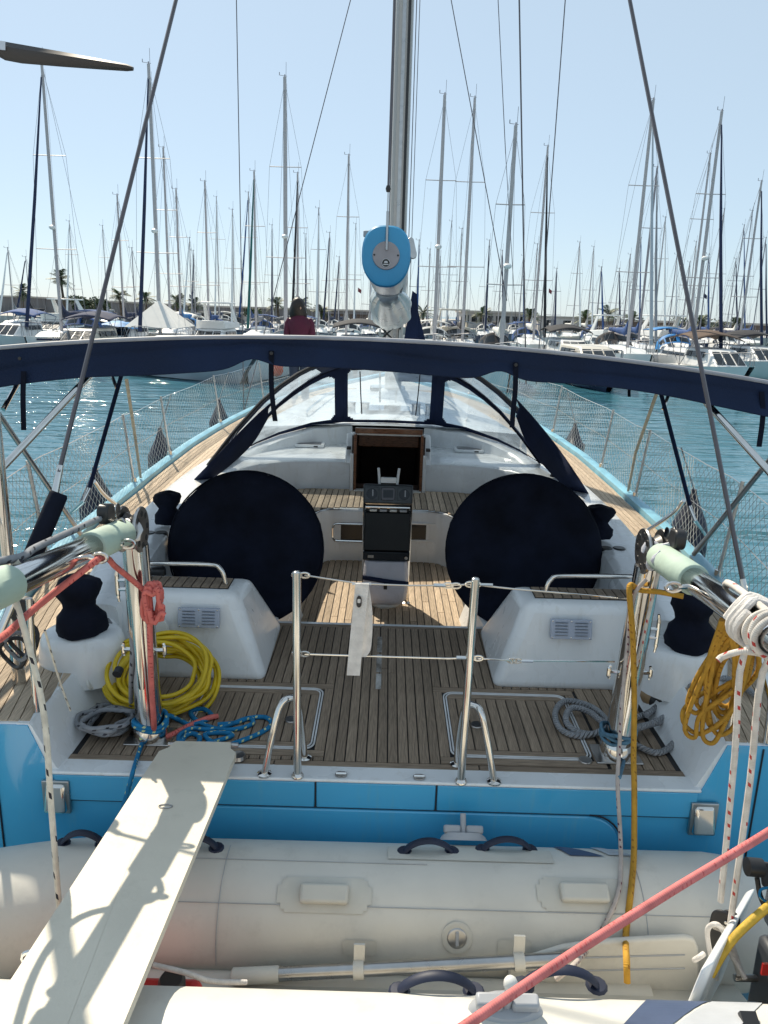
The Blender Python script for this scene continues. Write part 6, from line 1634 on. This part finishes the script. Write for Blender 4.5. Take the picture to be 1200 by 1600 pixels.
    if cover:
        rings = []
        for k in range(8):
            t = k / 7
            rings.append([Vector((W * .8 * math.cos(a) * (1 + .1 * math.sin(3 * a + k)), lerp(-.3 * Lh, .05 * Lh, t), z1 - .15 + .45 * math.sin(a) * math.sin(math.pi * lerp(.15, .85, t)) + .05 * math.sin(4 * a + 2 * k))) for a in (math.pi * q / 14 for q in range(15))])
        MB().loft(rings, ring_closed=False, cap=False).build('tarpaulin', cover, r, 60)
    if rail:
        pr = MB()
        pts = [(s_.x * .92, s_.y + .1, s_.z + .62) for s_ in [a[0] for a in sec[3::-1]]] + [(-s_.x * .92, s_.y + .1, s_.z + .62) for s_ in [a[0] for a in sec[:4]]]
        pr.tube(pts, .02, 5)
        for q in pts: pr.tube([q, (q[0], q[1], q[2] - .6)], .016, 4)
        pr.build('bow_rail', stay, r, 0, kind='stuff')
    return r
motor_boat(20, 520, 52, 8, 'white motor cruiser at the left edge with a blue canvas top', canopy=c_blue)
motor_boat(130, 520, 44, 8.5, 'white motor cruiser with a dark tinted windscreen beside the leftmost tall mast', canopy=c_navy, top=bcream)
motor_boat(192, 500, 54, 8, 'small white boat under a bright blue tarpaulin left of the white awning', cover=c_sky)
motor_boat(330, 520, 50, 9, 'white flybridge motor boat left of the woman, among the masts', fly=True)
motor_boat(560, 515, 43, 9, 'white motor boat with a black canopy just left of the boom cover', canopy=c_black)
motor_boat(712, 520, 52, 9.5, 'white trawler style motor boat with a pale hardtop right of the boom', fly=True, top=bcream)
motor_boat(895, 525, 50, 8.5, 'white motor boat with black folded canopies near the middle right', canopy=c_black)
motor_boat(1055, 525, 60, 12, 'large white flybridge cruiser on the right behind the crossing stays', fly=True)
motor_boat(1128, 545, 40, 8, 'motor boat under a brown arched canopy on the right', canopy=c_brown)
motor_boat(1190, 540, 47, 8, 'white motor boat at the right edge with a black folded cover', canopy=c_black)
motor_boat(405, 560, 38, 10.5, 'white motor yacht whose bow shows under the bimini left of the sprayhood', top=bwhite)
motor_boat(925, 590, 38, 9, 'dark hulled motor boat low under the bimini right of the starboard strap', hull=bnavy, top=bcream)
motor_boat(960, 520, 62, 9, 'white cabin cruiser behind the navy boom cover yacht', fly=True)
motor_boat(85, 505, 63, 10, 'white motor yacht with a tall hardtop behind the leftmost tall mast', fly=True, top=bwhite)
motor_boat(270, 505, 64, 9, 'white boat with a pale canvas top right of the white awning', canopy=c_white)
motor_boat(318, 575, 35.5, 8, 'low grey hulled boat lying across, its hull showing under the bimini on the left', hull=bgrey, rz=.9)
c = B(432, 573, 32.5)
ob_ = MB().lathe([(.02, .45), (.06, .42), (.18, .30), (.28, .05), (.28, -.2), (.18, -.36), (.02, -.42)], c, seg=16).build('mooring_buoy', orange, None)
tag(ob_, 'orange mooring buoy hung at a bow just left of the port bimini strap', 'buoy')
MB().tube([c + Z * .43, c + Z * 1.2], .012, 5).build('buoy_line', stay, ob_)

# pontoons between the rows
pm = mat('pontoon_planks', (.30, .26, .21), .8, var=.15, nscale=2)
for yy, nm in ((53.2, 0), (70, 1), (86, 2)): struct(MB().box(-75, 75, yy - .7, yy + .7, .25, .55).build('pontoon', pm, None))

# land, harbour wall, buildings
struct(MB().box(-420, 420, 112, 420, -1, 1.35).build('far_quay', concrete, None))
wallg = mat('harbour_wall_grey', (.17, .165, .17), .9, var=.2, nscale=.15, detail=8)
wallb = mat('harbour_wall_brown', (.15, .115, .095), .9, var=.25, nscale=.2, detail=8)
wallc = mat('wall_coping', (.40, .38, .35), .85, var=.1, nscale=.3)
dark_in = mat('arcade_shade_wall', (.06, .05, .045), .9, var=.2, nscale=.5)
WY = 152
zl = B(100, 463, WY).z
zw0, zw1 = B(40, 465, WY).z, B(300, 479, WY).z
xw0, xw1 = B(40, 465, WY).x, B(300, 479, WY).x
def wz(x): return interp([(xw0, zw0), (xw1, zw1)], x)
xs_ = [-160, xw0, (xw0 + xw1) / 2, xw1, -1.0]
w1 = MB().loft([[Vector((x, WY, 1.3)), Vector((x, WY, wz(x))), Vector((x, WY + 5, wz(x))), Vector((x, WY + 5, 1.3))] for x in xs_]).build('harbour_wall', wallg, None)
tag(w1, 'long dark grey harbour wall behind the palms on the left', 'wall')
MB().loft([[Vector((x, WY - .25, wz(x))), Vector((x, WY - .25, wz(x) + .3)), Vector((x, WY + 5.2, wz(x) + .3)), Vector((x, WY + 5.2, wz(x)))] for x in xs_]).build('coping', wallc, w1)
for k in range(26): MB().box(-158 + k * 6.1, -157.4 + k * 6.1, WY - .2, WY, 1.3, wz(-158 + k * 6.1) - .02).build('pilaster', wallg, w1)
zr = B(960, 502, WY).z
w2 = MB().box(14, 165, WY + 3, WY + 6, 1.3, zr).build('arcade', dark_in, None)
tag(w2, 'long brown arcaded sea wall running behind the masts on the right', 'wall')
MB().box(14, 165, WY - .3, WY + 6.2, zr, zr + .4).build('coping', wallc, w2)
MB().box(14, 165, WY - .1, WY + 3, zr - 1.0, zr).build('fascia', wallb, w2)
for k in range(50): MB().box(14.2 + k * 3, 14.9 + k * 3, WY, WY + .6, 1.3, zr - 1.0).build('pillar', wallb, w2)
MB().box(14, 165, WY + .2, WY + .5, 1.3, 2.2).build('low_wall', wallb, w2)
BYd = 122
z_t = B(800, 490, BYd).z
xa, xb = B(722, 500, BYd).x, B(836, 500, BYd).x
plaster = mat('building_plaster', (.44, .43, .42), .85, var=.08, nscale=.4)
mb_ = MB().box(xa, xb, BYd, BYd + 10, 1.3, z_t).build('marina_building', plaster, None)
tag(mb_, 'pale two storey marina building with a dark window band right of the boom', 'building')
MB().box(xa - .3, xb + .3, BYd - .4, BYd + 10.2, z_t, z_t + .3).build('roof', wallc, mb_)
nw = 9
for k in range(nw):
    a = lerp(xa, xb, (k + .08) / nw); b = lerp(xa, xb, (k + .92) / nw)
    f = MB().box(a, b, BYd - .06, BYd - .003, z_t - 1.45, z_t - .35).build('window', plaster, mb_)
    MB().box(a + .1, b - .1, BYd - .09, BYd - .065, z_t - 1.38, z_t - .42).build('pane', glassd, f)
xa2, xb2 = B(840, 515, 118).x, B(905, 515, 118).x
z2 = B(870, 506, 118).z
m2 = MB().box(xa2, xb2, 118, 124, 1.3, z2 + .9).build('low_building', mat('low_building_plaster', (.55, .53, .52), .85, var=.08, nscale=.4), None)
tag(m2, 'low white shed with two dark windows right of the marina building', 'building')
MB().box(xa2 - .2, xb2 + .2, 117.8, 124.2, z2 + .9, z2 + 1.1).build('roof', wallc, m2)
for k in range(2): MB().box(lerp(xa2, xb2, .2 + .4 * k), lerp(xa2, xb2, .4 + .4 * k), 117.94, 117.997, z2 - .3, z2 + .5).build('window', glassd, m2)
xa3, xb3 = B(640, 505, 130).x, B(712, 505, 130).x
m3 = MB().box(B(500, 500, 128).x, B(600, 500, 128).x, 128, 134, 1.3, B(550, 491, 128).z).build('low_building', wallb, None)
tag(m3, 'low brown building behind the masts left of the boom', 'building')
MB().box(B(498, 500, 128).x, B(602, 500, 128).x, 127.7, 134.2, B(550, 491, 128).z, B(550, 489, 128).z).build('roof', wallg, m3)
m4 = MB().box(B(270, 500, 120).x, B(382, 500, 120).x, 120, 126, 1.3, B(300, 493, 120).z + .4).build('low_building', plaster, None)
tag(m4, 'low pale marina block with dark windows right of the white awning', 'building')
for k in range(6):
    a = lerp(B(270, 500, 120).x, B(382, 500, 120).x, (k + .15) / 6); b = lerp(B(270, 500, 120).x, B(382, 500, 120).x, (k + .85) / 6)
    MB().box(a, b, 119.93, 119.997, 1.6, 2.4).build('window', glassd, m4)
MB().box(B(268, 500, 120).x, B(384, 500, 120).x, 119.7, 126.2, B(300, 493, 120).z + .4, B(300, 493, 120).z + .65).build('roof', wallc, m4)
# quay railing / pale fence on the right
fpale = mat('pale_quay_fence', (.60, .56, .58), .7, var=.1)
fo = MB().box(B(905, 520, 116).x, B(1195, 520, 116).x, 116, 116.1, 2.0, 2.12).build('quay_fence', fpale, None)
tag(fo, 'pale picket fence along the far quay on the right', 'fence')
x0, x1 = B(905, 520, 116).x, B(1195, 520, 116).x
for k in range(90):
    x = lerp(x0, x1, k / 89); MB().box(x - .06, x + .06, 115.94, 115.995, 1.35, 2.3).build('picket', fpale, fo)

# palms and shrubs on the far quay
leafm = mat('palm_leaf', (.075, .11, .04), .6, var=.3, nscale=1, rnd=.35)
leafd = mat('shrub_leaf', (.06, .09, .035), .6, var=.3, nscale=1, rnd=.4)
trunkm = mat('palm_trunk', (.14, .10, .07), .9, var=.3, nscale=3, bump=.6, bscale=8)
def palm(px, py, Yd, label, cr_=1.7, seed=0):
    r_ = random.Random(seed)
    c = B(px, py, Yd); base = Vector((c.x + r_.uniform(-.3, .3), Yd, 1.3))
    t = thing('palm_tree', label, 'palm tree', tuple(base), 'palms along the far quay')
    MB().tube([base, lerp(base, c, .4) + X * .08, lerp(base, c, .75), c], [.26, .2, .17, .2], 9).build('trunk', trunkm, t)
    MB().ell(c - Z * .25, .3, .3, .45, 9, 6).build('crown_shaft', trunkm, t)
    for k in range(26):
        az = r_.uniform(0, 6.283); el = r_.uniform(-.5, 1.25); ln = cr_ * r_.uniform(.8, 1.15)
        h = Vector((math.cos(az), math.sin(az), 0)); sd_ = Vector((-math.sin(az), math.cos(az), 0))
        spn = []
        for q in range(7):
            s_ = q / 6 * ln
            spn.append(c + h * (s_ * math.cos(el)) + Z * (s_ * math.sin(el) - .30 * s_ * s_ / cr_))
        mb = MB()
        for q in range(6):
            for hlf in (0, .5):
                a = lerp(spn[q], spn[q + 1], hlf); w_ = ln * .34 * math.sin(math.pi * (.12 + .8 * (q + hlf) / 6)) * r_.uniform(.8, 1.1)
                d = (spn[q + 1] - spn[q]).normalized()
                for sx in (-1, 1):
                    tipp = a + sd_ * sx * w_ + d * w_ * .6 - Z * w_ * .35
                    mb.add([a, a + d * .13, tipp], [(0, 1, 2)])
        mb.build('frond', leafm, t, 0)
    return t
PALMS = [(95, 436, 'tall palm behind the leftmost tall mast, crown well above the wall'), (34, 455, 'low palm at the left edge above the grey wall'), (186, 461, 'palm just left of the white awning yacht mast'), (228, 466, 'small palm behind the white awning yacht mast'), (277, 471, 'palm right of the white awning above the pale block'), (305, 476, 'low palm right of the white awning by the blue mast bag'), (433, 476, 'palm behind the tallest mast left of the boom'), (471, 474, 'palm directly above the head of the woman in maroon'), (503, 488, 'low palm left of the blue boom end'), (661, 488, 'palm between the boom and the first tall mast on its right'), (755, 491, 'palm before the marina building windows'), (828, 494, 'palm at the right end of the marina building'), (915, 497, 'palm before the brown sea wall, left of the large one'), (951, 491, 'large palm before the brown sea wall behind the navy boom cover'), (989, 497, 'palm before the brown sea wall right of the large one'), (1095, 503, 'palm half hidden behind the masts on the right'), (1150, 508, 'palm before the sea wall near the right edge')]
for i, (px, py, lab) in enumerate(PALMS): palm(px, py, 114 + (i % 3), lab, 2.1 if px in (951, 95) else 1.75, i)
def shrub(px, py, Yd, rx, rz_, label, seed):
    r_ = random.Random(seed); c = B(px, py, Yd); c.z = max(1.5, c.z)
    t = thing('shrub', label, 'shrub', (c.x, Yd, 1.35), 'shrubs along the far quay')
    mb = MB(); 
    cl_ = [(r_.uniform(-.7, .7) * rx, r_.uniform(-.5, .5) * rx, r_.uniform(-.3, .6) * rz_, r_.uniform(.35, .6)) for _ in range(9)]
    for _ in range(700):
        q = r_.choice(cl_); d = Vector((r_.gauss(0, 1), r_.gauss(0, 1), r_.gauss(0, 1))).normalized() * r_.uniform(.5, 1)
        p = c + Vector((q[0] + d.x * rx * q[3], q[1] + d.y * rx * q[3], q[2] + d.z * rz_ * q[3]))
        u = Vector((r_.gauss(0, 1), r_.gauss(0, 1), r_.gauss(0, 1))).normalized() * .22; v = u.orthogonal().normalized() * .12
        mb.add([p - u, p + v, p + u, p - v], [(0, 1, 2, 3)])
    mb.build('foliage', leafd, t, 0)
    MB().tube([Vector((c.x, Yd, 1.3)), c], [.12, .06], 6).build('stem', trunkm, t)
shrub(132, 477, 117, 2.3, 1.5, 'dense dark shrubs left of the port backstay above the quay', 1)
shrub(152, 478, 118, 1.8, 1.5, 'dense dark shrub close right of the other shrubs by the port backstay', 2)
shrub(395, 492, 118, 1.6, 1.2, 'small shrub behind the masts left of the woman', 3)
shrub(1072, 512, 116, 2.2, 1.8, 'green shrub beside the large white cruiser on the right', 4)
shrub(1120, 516, 117, 1.8, 1.5, 'green shrub between the masts near the right edge', 5)
